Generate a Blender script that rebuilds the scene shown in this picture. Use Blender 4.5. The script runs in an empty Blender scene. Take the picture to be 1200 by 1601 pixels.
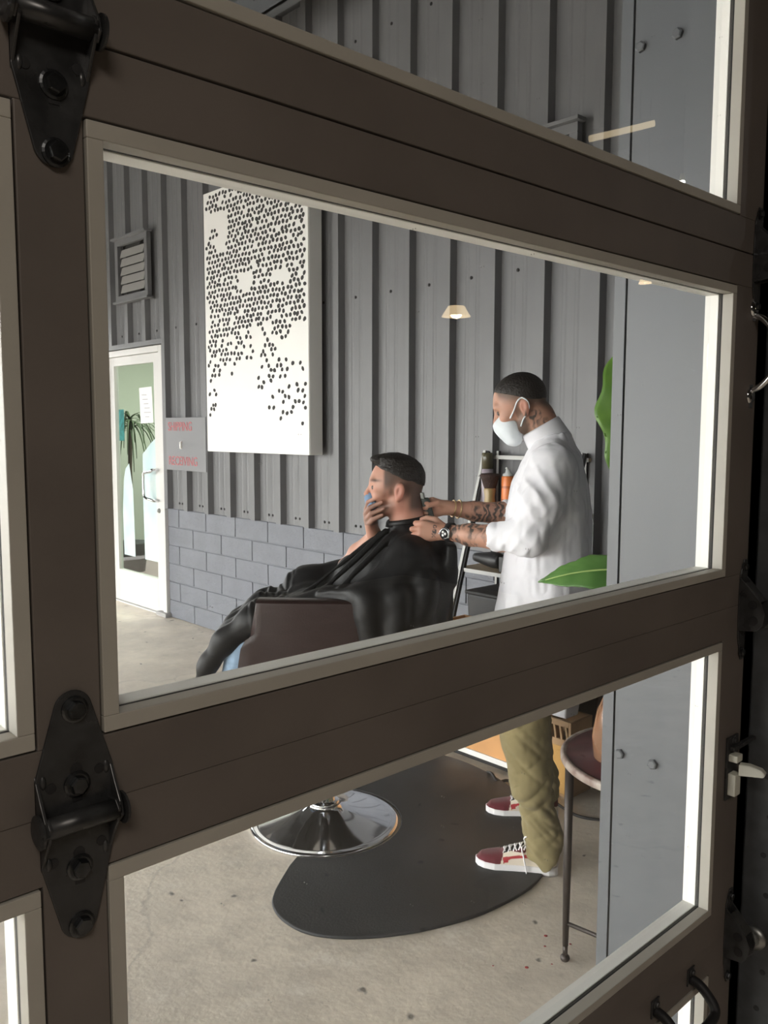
import bpy, bmesh, math, random
import numpy as np
from mathutils import Vector, Matrix

# ------------------------------------------------------------------ camera
S = bpy.context.scene
COL = S.collection
def _cam():
    yaw, pitch, roll = .75012, .09743, -.00229
    F = Vector((math.sin(yaw)*math.cos(pitch), math.cos(yaw)*math.cos(pitch), -math.sin(pitch)))
    r = F.cross(Vector((0, 0, 1))).normalized(); d = F.cross(r)
    r2 = math.cos(roll)*r + math.sin(roll)*d; d2 = -math.sin(roll)*r + math.cos(roll)*d
    cd = bpy.data.cameras.new('camera'); co = bpy.data.objects.new('camera', cd); COL.objects.link(co)
    cd.sensor_fit = 'VERTICAL'; cd.sensor_height = 36.0; cd.lens = 1332.86*36/1601
    cd.clip_start = .02; cd.clip_end = 200
    M = Matrix((r2, -d2, -F)).transposed().to_4x4(); M.translation = (0, 0, 1.53)
    co.matrix_world = M
    S.camera = co
_cam()

# ------------------------------------------------------------------ sky, lamps, exposure
S.view_settings.view_transform = 'Standard'; S.view_settings.look = 'None'
S.view_settings.gamma = 1.0; S.view_settings.use_curve_mapping = False
S.view_settings.exposure = 0.35
W = bpy.data.worlds.new('sky'); S.world = W; W.use_nodes = True
bg = W.node_tree.nodes['Background']; bg.inputs[0].default_value = (1.0, .992, .975, 1); bg.inputs[1].default_value = 11.2
def area(name, loc, size, power, color, rot=(0, 0, 0), size_y=None):
    l = bpy.data.lights.new(name, 'AREA'); l.size = size; l.energy = power; l.color = color
    if size_y: l.shape = 'RECTANGLE'; l.size_y = size_y
    o = bpy.data.objects.new(name, l); COL.objects.link(o); o.location = loc; o.rotation_euler = rot
    return o
area('garage_ceiling_light', (-1.2, -1.6, 3.3), 1.2, 44, (1.0, .90, .80))
area('shop_fill_light', (4.9, 7.2, 2.75), 1.6, 120, (1.0, .95, .88), size_y=2.2)  # unseen fill added to brighten the shop room

# ------------------------------------------------------------------ helpers
def tag(o, label=None, cat=None, group=None, kind=None):
    if label: o['label'] = label
    if cat: o['category'] = cat
    if group: o['group'] = group
    if kind: o['kind'] = kind
    return o
def empty(name, loc=(0, 0, 0), rz=0, label=None, cat=None, group=None, kind=None, parent=None):
    o = bpy.data.objects.new(name, None); COL.objects.link(o); o.location = loc; o.rotation_euler = (0, 0, rz)
    o.empty_display_size = .05
    if parent: o.parent = parent
    return tag(o, label, cat, group, kind)
def srgb(r, g, b):
    f = lambda c: c/12.92 if c <= .04045 else ((c+.055)/1.055)**2.4
    return (f(r/255), f(g/255), f(b/255), 1)
def lin(*c): return tuple(c)+(1,)
def mat(name, col, rough=.6, metal=0., spec=.5, noise=0., nscale=20., bump=0., bscale=60., coat=0., col2=None, sheen=0., alpha=1., emit=None, estr=0., rnoise=0.):
    m = bpy.data.materials.new(name); m.use_nodes = True
    nt = m.node_tree; N = nt.nodes; L = nt.links
    b = N['Principled BSDF']
    b.inputs['Base Color'].default_value = col; b.inputs['Roughness'].default_value = rough
    b.inputs['Metallic'].default_value = metal; b.inputs['Specular IOR Level'].default_value = spec
    b.inputs['Coat Weight'].default_value = coat; b.inputs['Sheen Weight'].default_value = sheen
    if emit: b.inputs['Emission Color'].default_value = emit; b.inputs['Emission Strength'].default_value = estr
    if noise or col2 or bump or rnoise:
        tc = N.new('ShaderNodeTexCoord')
    if noise or col2:
        t = N.new('ShaderNodeTexNoise'); t.inputs['Scale'].default_value = nscale; t.inputs['Detail'].default_value = 6
        L.new(tc.outputs['Object'], t.inputs['Vector'])
        mx = N.new('ShaderNodeMix'); mx.data_type = 'RGBA'
        c2 = col2 or tuple(max(0, c*(1-noise)) for c in col[:3])+(1,)
        r = N.new('ShaderNodeMapRange'); r.inputs['From Min'].default_value = .35; r.inputs['From Max'].default_value = .65
        L.new(t.outputs['Fac'], r.inputs['Value']); L.new(r.outputs['Result'], mx.inputs['Factor'])
        mx.inputs['A'].default_value = col; mx.inputs['B'].default_value = c2
        L.new(mx.outputs['Result'], b.inputs['Base Color'])
    if rnoise:
        t = N.new('ShaderNodeTexNoise'); t.inputs['Scale'].default_value = nscale*.7; t.inputs['Detail'].default_value = 5
        L.new(tc.outputs['Object'], t.inputs['Vector'])
        r = N.new('ShaderNodeMapRange'); r.inputs['From Min'].default_value = .3; r.inputs['From Max'].default_value = .7
        r.inputs['To Min'].default_value = max(0, rough-rnoise); r.inputs['To Max'].default_value = min(1, rough+rnoise)
        L.new(t.outputs['Fac'], r.inputs['Value']); L.new(r.outputs['Result'], b.inputs['Roughness'])
    if bump:
        t = N.new('ShaderNodeTexNoise'); t.inputs['Scale'].default_value = bscale; t.inputs['Detail'].default_value = 5
        L.new(tc.outputs['Object'], t.inputs['Vector'])
        bp = N.new('ShaderNodeBump'); bp.inputs['Strength'].default_value = bump; bp.inputs['Distance'].default_value = .01
        L.new(t.outputs['Fac'], bp.inputs['Height']); L.new(bp.outputs['Normal'], b.inputs['Normal'])
    return m

class MB:
    """collects shapes into one mesh"""
    def __init__(s): s.v = []; s.f = []; s.m = []; s.sm = []; s.cur = 0; s.smooth = False
    def add(s, vs, fs, smooth=None):
        o = len(s.v); s.v += [tuple(p) for p in vs]
        for f in fs: s.f.append(tuple(o+i for i in f)); s.m.append(s.cur); s.sm.append(s.smooth if smooth is None else smooth)
        return s
    def box(s, x0, x1, y0, y1, z0, z1):
        v = [(x, y, z) for x in (x0, x1) for y in (y0, y1) for z in (z0, z1)]
        return s.add(v, [(0, 1, 3, 2), (4, 6, 7, 5), (0, 4, 5, 1), (2, 3, 7, 6), (0, 2, 6, 4), (1, 5, 7, 3)], False)
    def obox(s, c, ax, ay, az):
        c, ax, ay, az = map(Vector, (c, ax, ay, az))
        v = [c+ax*i+ay*j+az*k for i in (-1, 1) for j in (-1, 1) for k in (-1, 1)]
        return s.add(v, [(0, 1, 3, 2), (4, 6, 7, 5), (0, 4, 5, 1), (2, 3, 7, 6), (0, 2, 6, 4), (1, 5, 7, 3)], False)
    def prism(s, pts, d, smooth=False):
        """closed polygon of 3-D points extruded by vector d"""
        n = len(pts); d = Vector(d); v = [Vector(p) for p in pts]+[Vector(p)+d for p in pts]
        s.add(v, [tuple(range(n))[::-1], tuple(range(n, 2*n))], False)
        o = len(s.v)-2*n
        for i in range(n):
            j = (i+1) % n
            s.f.append((o+i, o+j, o+n+j, o+n+i)); s.m.append(s.cur); s.sm.append(smooth)
        return s
    def loft(s, rings, cap=True, smooth=True, closed=True):
        n = len(rings[0]); vs = [p for r in rings for p in r]; fs = []
        for i in range(len(rings)-1):
            for j in range(n if closed else n-1):
                k = (j+1) % n
                fs.append((i*n+j, i*n+k, (i+1)*n+k, (i+1)*n+j))
        s.add(vs, fs, smooth)
        if cap:
            o = len(s.v)-len(vs)
            for r in (tuple(range(n))[::-1], tuple(range((len(rings)-1)*n, len(rings)*n))):
                s.f.append(tuple(o+i for i in r)); s.m.append(s.cur); s.sm.append(False)
        return s
    def tube(s, pts, r, n=12, cap=True, smooth=True):
        pts = [Vector(p) for p in pts]; rr = r if hasattr(r, '__len__') else [r]*len(pts)
        up = None; rings = []
        for i, p in enumerate(pts):
            t = (pts[min(i+1, len(pts)-1)]-pts[max(i-1, 0)]).normalized()
            if up is None: up = Vector((0, 0, 1)) if abs(t.z) < .9 else Vector((1, 0, 0))
            a = t.cross(up).normalized(); up = a.cross(t).normalized()
            rings.append([p+(a*math.cos(2*math.pi*k/n)+up*math.sin(2*math.pi*k/n))*rr[i] for k in range(n)])
        return s.loft(rings, cap, smooth)
    def lathe(s, prof, c=(0, 0, 0), n=32, axis=(0, 0, 1), smooth=True, cap=True):
        c = Vector(c); ax = Vector(axis).normalized(); u = ax.orthogonal().normalized(); w = ax.cross(u)
        rings = [[c+ax*h+(u*math.cos(2*math.pi*k/n)+w*math.sin(2*math.pi*k/n))*max(r, 1e-5) for k in range(n)] for r, h in prof]
        return s.loft(rings, cap, smooth)
    def ball(s, c, r, n=16, m=10):
        rr = r if hasattr(r, '__len__') else (r, r, r)
        rings = []
        for i in range(m+1):
            th = math.pi*i/m
            rings.append([(c[0]+rr[0]*max(math.sin(th), 1e-4)*math.cos(2*math.pi*k/n), c[1]+rr[1]*max(math.sin(th), 1e-4)*math.sin(2*math.pi*k/n), c[2]-rr[2]*math.cos(th)) for k in range(n)])
        return s.loft(rings, False, True)
    def build(s, name, mats, parent=None, bevel=0, sub=0, label=None):
        me = bpy.data.meshes.new(name); me.from_pydata(s.v, [], s.f)
        for m in (mats if isinstance(mats, (list, tuple)) else [mats]): me.materials.append(m)
        me.polygons.foreach_set('material_index', s.m); me.polygons.foreach_set('use_smooth', s.sm)
        bm = bmesh.new(); bm.from_mesh(me); bmesh.ops.recalc_face_normals(bm, faces=bm.faces); bm.to_mesh(me); bm.free()
        o = bpy.data.objects.new(name, me); COL.objects.link(o)
        if parent: o.parent = parent
        if bevel:
            b = o.modifiers.new('bevel', 'BEVEL'); b.width = bevel; b.segments = 2; b.limit_method = 'ANGLE'; b.angle_limit = .6
        if sub:
            b = o.modifiers.new('sub', 'SUBSURF'); b.levels = sub; b.render_levels = sub
        if label: o['label'] = label
        return o
def spline(pts, n=8):
    """Catmull-Rom through points"""
    P = [Vector(p) for p in pts]; P = [2*P[0]-P[1]]+P+[2*P[-1]-P[-2]]; out = []
    for i in range(1, len(P)-2):
        for k in range(n):
            t = k/n; a, b, c, d = P[i-1:i+3]
            out.append(.5*((2*b)+(c-a)*t+(2*a-5*b+4*c-d)*t*t+(3*b-a-3*c+d)*t**3))
    out.append(P[-2]); return out
def copy_tree(o, parent=None):
    c = o.copy(); COL.objects.link(c); c.parent = parent
    for ch in [x for x in bpy.data.objects if x.parent is o]: copy_tree(ch, c)
    return c
def text_mesh(name, body, size, loc, rot, m, parent=None, depth=.001, sx=1.0):
    cu = bpy.data.curves.new(name, 'FONT'); cu.body = body; cu.size = size; cu.extrude = depth
    cu.align_x = 'CENTER'; cu.align_y = 'CENTER'
    t = bpy.data.objects.new(name+'_tmp', cu); COL.objects.link(t)
    dg = bpy.context.evaluated_depsgraph_get(); me = bpy.data.meshes.new_from_object(t.evaluated_get(dg))
    bpy.data.objects.remove(t); bpy.data.curves.remove(cu)
    me.name = name; me.materials.clear(); me.materials.append(m)
    o = bpy.data.objects.new(name, me); COL.objects.link(o); o.location = loc; o.rotation_euler = rot; o.scale = (sx, 1, 1)
    if parent: o.parent = parent
    return o

# ------------------------------------------------------------------ materials of the setting
M = {}
M['bronze'] = mat('dark_bronze_paint', lin(.152, .131, .115), .5, noise=.18, nscale=6, spec=.35)
M['bead'] = mat('beige_bead', lin(.42, .40, .35), .5, noise=.08, nscale=10)
M['bead_out'] = mat('pale_outer_bead', lin(.78, .77, .73), .5)  # outer bead half takes a paler tone than the inner
M['black_steel'] = mat('black_hinge_steel', lin(.036, .037, .038), .36, metal=0.0, spec=.6, noise=.5, nscale=45, rnoise=.15)
M['bolt'] = mat('dark_bolt_steel', lin(.10, .105, .11), .3, metal=.9, noise=.4, nscale=80)
M['chrome'] = mat('chrome', lin(.72, .73, .75), .08, metal=1)
M['steel'] = mat('galvanised_steel', lin(.42, .43, .42), .42, metal=.9, noise=.3, nscale=60)
M['rubber'] = mat('black_rubber', lin(.012, .012, .013), .6)
M['wallpaint'] = mat('slate_grey_paint', lin(.158, .158, .163), .45, noise=.10, nscale=4, bump=.03, bscale=25)
M['blockpaint'] = mat('slate_grey_block_paint', lin(.165, .173, .198), .55, noise=.12, nscale=8, bump=.35, bscale=90)
M['columnpaint'] = mat('slate_grey_column_paint', lin(.112, .118, .126), .42, noise=.06, nscale=3)
M['darkgap'] = mat('dark_gap', lin(.012, .012, .012), .8)
M['roof'] = mat('dark_roof_deck', lin(.06, .062, .066), .6)
M['interior'] = mat('dark_interior_wall', lin(.06, .055, .05), .8)
M['white'] = mat('white_paint', lin(.85, .84, .81), .45)
M['whitedoor'] = mat('white_aluminium', lin(.62, .61, .59), .4)

def glass_mat(name, tint=(1, 1, 1), f0=.075, dust=0.0):
    m = bpy.data.materials.new(name); m.use_nodes = True; nt = m.node_tree; N = nt.nodes; L = nt.links
    N.remove(N['Principled BSDF']); out = N['Material Output']
    tr = N.new('ShaderNodeBsdfTransparent'); tr.inputs[0].default_value = tint+(1,)
    gl = N.new('ShaderNodeBsdfGlossy'); gl.inputs['Roughness'].default_value = .0; gl.inputs[0].default_value = (1, 1, 1, 1)
    lw = N.new('ShaderNodeLayerWeight'); lw.inputs['Blend'].default_value = .5
    p = N.new('ShaderNodeMath'); p.operation = 'POWER'; p.inputs[1].default_value = 5; L.new(lw.outputs['Facing'], p.inputs[0])
    a = N.new('ShaderNodeMath'); a.operation = 'MULTIPLY_ADD'; a.inputs[1].default_value = 1-f0; a.inputs[2].default_value = f0; L.new(p.outputs[0], a.inputs[0])
    g = N.new('ShaderNodeNewGeometry'); inv = N.new('ShaderNodeMath'); inv.operation = 'SUBTRACT'; inv.inputs[0].default_value = 1; L.new(g.outputs['Backfacing'], inv.inputs[1])
    mu = N.new('ShaderNodeMath'); mu.operation = 'MULTIPLY'; L.new(a.outputs[0], mu.inputs[0]); L.new(inv.outputs[0], mu.inputs[1])
    mx = N.new('ShaderNodeMixShader'); L.new(mu.outputs[0], mx.inputs[0]); L.new(tr.outputs[0], mx.inputs[1]); L.new(gl.outputs[0], mx.inputs[2])
    last = mx
    if dust:
        df = N.new('ShaderNodeBsdfDiffuse'); df.inputs[0].default_value = (.8, .8, .8, 1)
        tc = N.new('ShaderNodeTexCoord'); no = N.new('ShaderNodeTexNoise'); no.inputs['Scale'].default_value = 2.2; no.inputs['Detail'].default_value = 7
        L.new(tc.outputs['Object'], no.inputs['Vector'])
        vo = N.new('ShaderNodeTexVoronoi'); vo.voronoi_dimensions = '2D'; vo.inputs['Scale'].default_value = 19; sx = N.new('ShaderNodeSeparateXYZ'); cb = N.new('ShaderNodeCombineXYZ'); L.new(tc.outputs['Object'], sx.inputs[0]); L.new(sx.outputs[0], cb.inputs[0]); L.new(sx.outputs[2], cb.inputs[1]); L.new(cb.outputs[0], vo.inputs['Vector'])
        sp = N.new('ShaderNodeMapRange'); sp.inputs['From Min'].default_value = .020; sp.inputs['From Max'].default_value = .010; sp.inputs['To Max'].default_value = .35
        L.new(vo.outputs['Distance'], sp.inputs['Value'])
        sc = N.new('ShaderNodeSeparateColor'); L.new(vo.outputs['Color'], sc.inputs[0])
        gt = N.new('ShaderNodeMath'); gt.operation = 'GREATER_THAN'; gt.inputs[1].default_value = .80; L.new(sc.outputs[0], gt.inputs[0])
        s2 = N.new('ShaderNodeMath'); s2.operation = 'MULTIPLY'; L.new(sp.outputs['Result'], s2.inputs[0]); L.new(gt.outputs[0], s2.inputs[1])
        dm = N.new('ShaderNodeMath'); dm.operation = 'MULTIPLY_ADD'; dm.inputs[1].default_value = dust; L.new(no.outputs['Fac'], dm.inputs[0]); L.new(s2.outputs[0], dm.inputs[2])
        m2 = N.new('ShaderNodeMixShader'); L.new(dm.outputs[0], m2.inputs[0]); L.new(mx.outputs[0], m2.inputs[1]); L.new(df.outputs[0], m2.inputs[2]); last = m2
    L.new(last.outputs[0], out.inputs['Surface']); return m
M['glass'] = glass_mat('door_glass', (.97, .98, .975), .07, dust=.02)
M['shopglass'] = glass_mat('shop_door_glass', (.90, .97, .93), .05)

def concrete():
    m = mat('concrete_floor', lin(.40, .365, .315), .55, spec=.3); nt = m.node_tree; N = nt.nodes; L = nt.links; b = N['Principled BSDF']
    tc = N.new('ShaderNodeTexCoord')
    def noise(sc, det=8, rough=.6):
        t = N.new('ShaderNodeTexNoise'); t.inputs['Scale'].default_value = sc; t.inputs['Detail'].default_value = det; t.inputs['Roughness'].default_value = rough
        L.new(tc.outputs['Object'], t.inputs['Vector']); return t.outputs['Fac']
    def ramp(v, a, c, ta=0., tb=1.):
        r = N.new('ShaderNodeMapRange'); r.inputs['From Min'].default_value = a; r.inputs['From Max'].default_value = c; r.inputs['To Min'].default_value = ta; r.inputs['To Max'].default_value = tb
        L.new(v, r.inputs['Value']); return r.outputs['Result']
    def mix(f, A, B):
        x = N.new('ShaderNodeMix'); x.data_type = 'RGBA'; L.new(f, x.inputs['Factor'])
        for k, c in (('A', A), ('B', B)):
            if isinstance(c, tuple): x.inputs[k].default_value = c
            else: L.new(c, x.inputs[k])
        return x.outputs['Result']
    c = mix(ramp(noise(1.6), .38, .62), lin(.82, .73, .61), lin(.64, .57, .48))
    c = mix(ramp(noise(6, 10, .72), .45, .70, 0, .75), c, lin(.52, .465, .395))
    c = mix(ramp(noise(3.1, 12, .78), .56, .66, 0, .75), c, lin(.88, .82, .73))
    # worn oil spots with their own shape
    vo = N.new('ShaderNodeTexVoronoi'); vo.voronoi_dimensions = '2D'; vo.inputs['Scale'].default_value = 6.5; nd = N.new('ShaderNodeTexNoise'); nd.inputs['Scale'].default_value = 9; nd.inputs['Detail'].default_value = 4; L.new(tc.outputs['Object'], nd.inputs['Vector']); ad = N.new('ShaderNodeVectorMath'); ad.operation = 'MULTIPLY_ADD'; ad.inputs[1].default_value = (.11, .11, 0); L.new(nd.outputs['Color'], ad.inputs[0]); L.new(tc.outputs['Object'], ad.inputs[2]); L.new(ad.outputs[0], vo.inputs['Vector'])
    sp = ramp(vo.outputs['Distance'], .085, .03, 0, .85); sc = N.new('ShaderNodeSeparateColor'); L.new(vo.outputs['Color'], sc.inputs[0])
    gt = N.new('ShaderNodeMath'); gt.operation = 'GREATER_THAN'; gt.inputs[1].default_value = .76; L.new(sc.outputs[0], gt.inputs[0])
    mu = N.new('ShaderNodeMath'); mu.operation = 'MULTIPLY'; L.new(sp, mu.inputs[0]); L.new(gt.outputs[0], mu.inputs[1])
    c = mix(mu.outputs[0], c, lin(.10, .09, .08))
    # hairline cracks
    v2 = N.new('ShaderNodeTexVoronoi'); v2.voronoi_dimensions = '2D'; v2.feature = 'DISTANCE_TO_EDGE'; v2.inputs['Scale'].default_value = .32
    n2 = N.new('ShaderNodeTexNoise'); n2.inputs['Scale'].default_value = 3; n2.inputs['Detail'].default_value = 8; L.new(tc.outputs['Object'], n2.inputs['Vector'])
    va = N.new('ShaderNodeVectorMath'); va.operation = 'MULTIPLY_ADD'; va.inputs[1].default_value = (.5, .5, .5); L.new(n2.outputs['Color'], va.inputs[0]); L.new(tc.outputs['Object'], va.inputs[2]); L.new(va.outputs[0], v2.inputs['Vector'])
    c = mix(ramp(v2.outputs['Distance'], .004, .001, 0, .3), c, lin(.28, .25, .22))
    L.new(c, b.inputs['Base Color'])
    bp = N.new('ShaderNodeBump'); bp.inputs['Strength'].default_value = .25; bp.inputs['Distance'].default_value = .01; L.new(noise(40), bp.inputs['Height']); L.new(bp.outputs['Normal'], b.inputs['Normal'])
    L.new(ramp(noise(5), .3, .7, .35, .62), b.inputs['Roughness'])
    return m
M['concrete'] = concrete()
M['gravel'] = mat('grey_gravel', lin(.42, .40, .38), .9, noise=.6, nscale=70, bump=.9, bscale=80)
M['pavement'] = mat('pale_pavement', lin(.33, .315, .295), .8, noise=.15, nscale=2)

# ------------------------------------------------------------------ structure: ground, floor, walls, roof
WX = 3.39                                  # face of the corrugated wall
def struct(name, mb, m, parent=None, **k):
    o = mb.build(name, m, parent, **k)
    if not parent: o['kind'] = 'structure'
    return o
struct('floor', MB().box(-3.2, 6.2, -5.0, 9.2, -.12, 0), M['concrete'])
struct('ground', MB().box(-60, 60, -60, 60, -.34, -.125), M['pavement'])

RIB0, RP = 2.177, .302
def rib_profile(y0, y1):
    """outline of the wall sheet seen from above: pans with raised trapezoid ribs"""
    pts = [(WX, y0)]
    k = math.floor((y0-RIB0)/RP)
    while True:
        a = RIB0+RP*k
        if a > y1: break
        for x, y in ((WX, a), (WX-.044, a+.008), (WX-.044, a+.060), (WX, a+.075),
                     (WX, a+.142), (WX-.0022, a+.151), (WX-.0022, a+.162), (WX, a+.171), (WX, a+.212), (WX-.0022, a+.221), (WX-.0022, a+.232), (WX, a+.241)):
            if y0 < y < y1: pts.append((x, y))
        k += 1
    pts.append((WX, y1)); return pts
def sheet(mb, y0, y1, z0, z1):
    p = rib_profile(y0, y1); n = len(p)
    poly = [(x, y, z0) for x, y in p]+[(WX+.05, y1, z0), (WX+.05, y0, z0)]
    mb.prism(poly, (0, 0, z1-z0))
DY0, DY1, DZ = 6.19, 7.22, 2.187           # shop doorway
wall = empty('wall_right', (WX, 4.5, 0), kind='structure')
def kid(o, p):
    o.parent = p; o.matrix_parent_inverse = Matrix.Translation(-p.location) if p.rotation_euler.z == 0 else p.matrix_world.inverted(); return o
def pbuild(mb, name, m, p, **k):
    """build in world coordinates, then parent keeping the place"""
    bpy.context.view_layer.update()
    o = mb.build(name, m, None, **k); o.parent = p; o.matrix_parent_inverse = p.matrix_world.inverted(); return o
mb = MB()
sheet(mb, .72, DY0, .893, 4.12); sheet(mb, DY1, 9.2, .893, 4.12); sheet(mb, DY0, DY1, DZ+.02, 4.12)
mb.cur = 1
rng = random.Random(3)
for zr in (2.305, .94, 3.75):
    k = 0
    y = RIB0+.20
    while y < 9:
        for dy in ((0,) if zr > 2 else (0, -.045)):
            yy = y+dy
            if not (DY0-.05 < yy < DY1+.05 and zr < 2.2):
                mb.lathe([(.009, 0), (.009, .003), (.005, .006), (0, .007)], (WX, yy, zr), 8, (-1, 0, 0), smooth=False)
        y += RP
pbuild(mb, 'metal_cladding', [M['wallpaint'], M['darkgap']], wall)
# painted block base: courses of blocks with recessed joints
mb = MB(); BH = .149
mb.box(WX+.004, WX+.05, .72, DY0, 0, .893); mb.box(WX+.004, WX+.05, DY1, 9.2, 0, .893)
for r in range(6):
    z1 = .893-BH*r; z0 = max(0, z1-BH)
    off = 6.014 if r % 2 == 0 else 5.803
    k0 = int((off-.7)/.402)+1
    for k in range(-10, k0+1):
        a, b = off-.402*(k), off-.402*(k-1)
        for lo, hi in ((.72, DY0), (DY1, 9.2)):
            aa, bb = max(a, lo), min(b, hi)
            if bb-aa > .02:
                mb.box(WX-.004, WX+.006, aa+.0035, bb-.0035, z0+.0035, z1-.0035)
pbuild(mb, 'block_base', M['blockpaint'], wall, bevel=.004)
mb = MB().box(WX-.045, WX+.02, DY0-.06, DY1+.16, DZ+.006, DZ+.045)
pbuild(mb, 'door_head_flashing', M['wallpaint'], wall)

# roof deck and the channel beam under it
struct('ceiling', MB().box(-4.5, 3.7, .70, 9.6, 4.12, 4.3).box(-4.5, -4.35, .81, 9.6, 2.6, 4.12).box(-4.35, 3.3, 9.45, 9.6, 2.6, 4.12).box(-.6, 2.5, 9.45, 9.6, 0, 2.6), M['roof'])  # unseen drop edges and far end wall added to hold back daylight
mb = MB(); bx = 2.95
mb.box(bx, bx+.012, .75, 9.2, 3.82, 4.03); mb.box(bx-.055, bx, .75, 9.2, 3.815, 3.827); mb.box(bx-.055, bx, .75, 9.2, 4.023, 4.035)
mb.box(bx-.055, bx-.049, .75, 9.2, 3.815, 3.845)
for k in range(20):
    for z in (3.88, 3.97): mb.lathe([(.012, 0), (.012, .008), (0, .01)], (bx, .9+.42*k, z), 6, (-1, 0, 0), smooth=False)
struct('ceiling_beam', mb, M['columnpaint'])

# wall that holds the sectional door, and the room the camera stands in
YD = .657
DX0, DX1 = -1.0, 1.50
mb = MB()
mb.box(-9.0, DX0, YD, YD+.13, 0, 4.3); mb.cur = 2; mb.box(-9.0, DX0, YD+.13, YD+.15, 0, 4.3); mb.cur = 0; mb.box(DX0, DX1, YD, YD+.15, 2.46, 4.3); mb.box(DX1, 6.35, YD+.045, YD+.065, 0, 4.3); mb.cur = 1; mb.box(DX1, 3.44, YD+.065, YD+.15, 0, 4.12)  # left run lengthened out of view to keep light off the rib sides
struct('wall_front', mb, [M['interior'], M['columnpaint'], mat('pale_bounce_face', lin(.68, .67, .64), .85, bump=.2, bscale=60)])  # unseen pale outer face added to bounce light onto the barber
struct('wall_near_right', MB().box(6.2, 6.35, -5.0, YD, 0, 3.75), M['interior'])
struct('wall_near_left', MB().box(-3.2, -3.05, -5.0, YD, 0, 3.75), M['interior'])
struct('wall_rear', MB().box(-3.2, 6.35, -5.15, -5.0, 0, 3.75), M['interior'])
struct('ceiling_garage', MB().box(-3.2, 6.35, -5.15, YD, 3.75, 3.85), M['interior'])

# steel column outside the door opening
cx, cy = 1.6, 1.007
mb = MB()
mb.box(cx, cx+.10, .702, cy-.030, 0, 4.12)                                # wide face
mb.box(cx-.002, cx+.10, cy-.026, cy, 0, 4.12)                               # edge strip beyond the shadow gap
mb.cur = 1; mb.box(cx+.006, cx+.09, cy-.032, cy-.024, 0, 4.12); mb.cur = 0
for z in (.828, 2.293):
    for y in (.962, .883, .80):
        mb.lathe([(.011, 0), (.011, .007), (.008, .009), (0, .009)], (cx, y, z), 6, (-1, 0, 0), smooth=False)
struct('steel_column', mb, [M['columnpaint'], M['darkgap']])
# ------------------------------------------------------------------ door_1: glazed sectional garage door, seen from inside
door = empty('door_1', (.25, YD, 0), kind='structure')
tag(door, 'dark bronze glazed sectional garage door with black hinges, closed', 'door')
SEAM = [0, .612, 1.222, 1.8247, 2.435]
PX = [(-.95, .2426), (.2946, 1.4105)]              # outer edges of the glazing beads
RAIL = .0555; GY = YD+.020; EY = YD+.043            # glass plane, exterior face
for i in range(4):
    z0, z1 = SEAM[i], SEAM[i+1]
    mb = MB()
    g = (0, .00004, .00004, .0011)[i]; gt = (.00004, .00004, .0011, .0011)[i]
    # rails and stiles share corners without overlapping
    bz0, bz1 = z0+RAIL, z1-RAIL
    if i == 0: bz0 = .05
    mb.box(DX0, DX1-.004, YD, EY, z0+g, bz0); mb.box(DX0, DX1-.004, YD, EY, bz1, z1-gt)
    xs = [DX0, PX[0][0], PX[0][1], PX[1][0], PX[1][1], DX1-.004]
    for a, b in ((xs[0], xs[1]), (xs[2], xs[3]), (xs[4], xs[5])): mb.box(a, b, YD, EY, bz0, bz1)
    pbuild(mb, 'section_frame', M['bronze'], door, bevel=0 if i < 2 else .001)
    for (a, b) in PX:
        # glazing bead: flat lip with a return to the glass, and the outer half beyond it
        c = .0022; w = .0135; mb = MB()
        def ringbox(m, x0, x1, q0, q1, t, y0, y1):
            m.box(x0, x1, y0, y1, q0, q0+t); m.box(x0, x1, y0, y1, q1-t, q1)
            m.box(x0, x0+t, y0, y1, q0+t, q1-t); m.box(x1-t, x1, y0, y1, q0+t, q1-t)
        A, B, C, D = a+c, b-c, bz0+c, bz1-c
        ringbox(mb, A, B, C, D, w, YD-.0015, GY-.0035)
        mb.cur = 1
        ringbox(mb, A, B, C, D, w, GY+.0035, EY+.004)
        mb.cur = 2
        ringbox(mb, A, B, C, D, w-.001, GY-.0035, GY+.0035)
        pbuild(mb, 'glazing_bead', [M['bead'], M['bead_out'], M['darkgap']], door, bevel=.0008)
        mb = MB().box(A+.011, B-.011, GY-.002, GY+.002, C+.011, D-.011)
        pbuild(mb, 'glass_pane', M['glass'], door)

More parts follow.
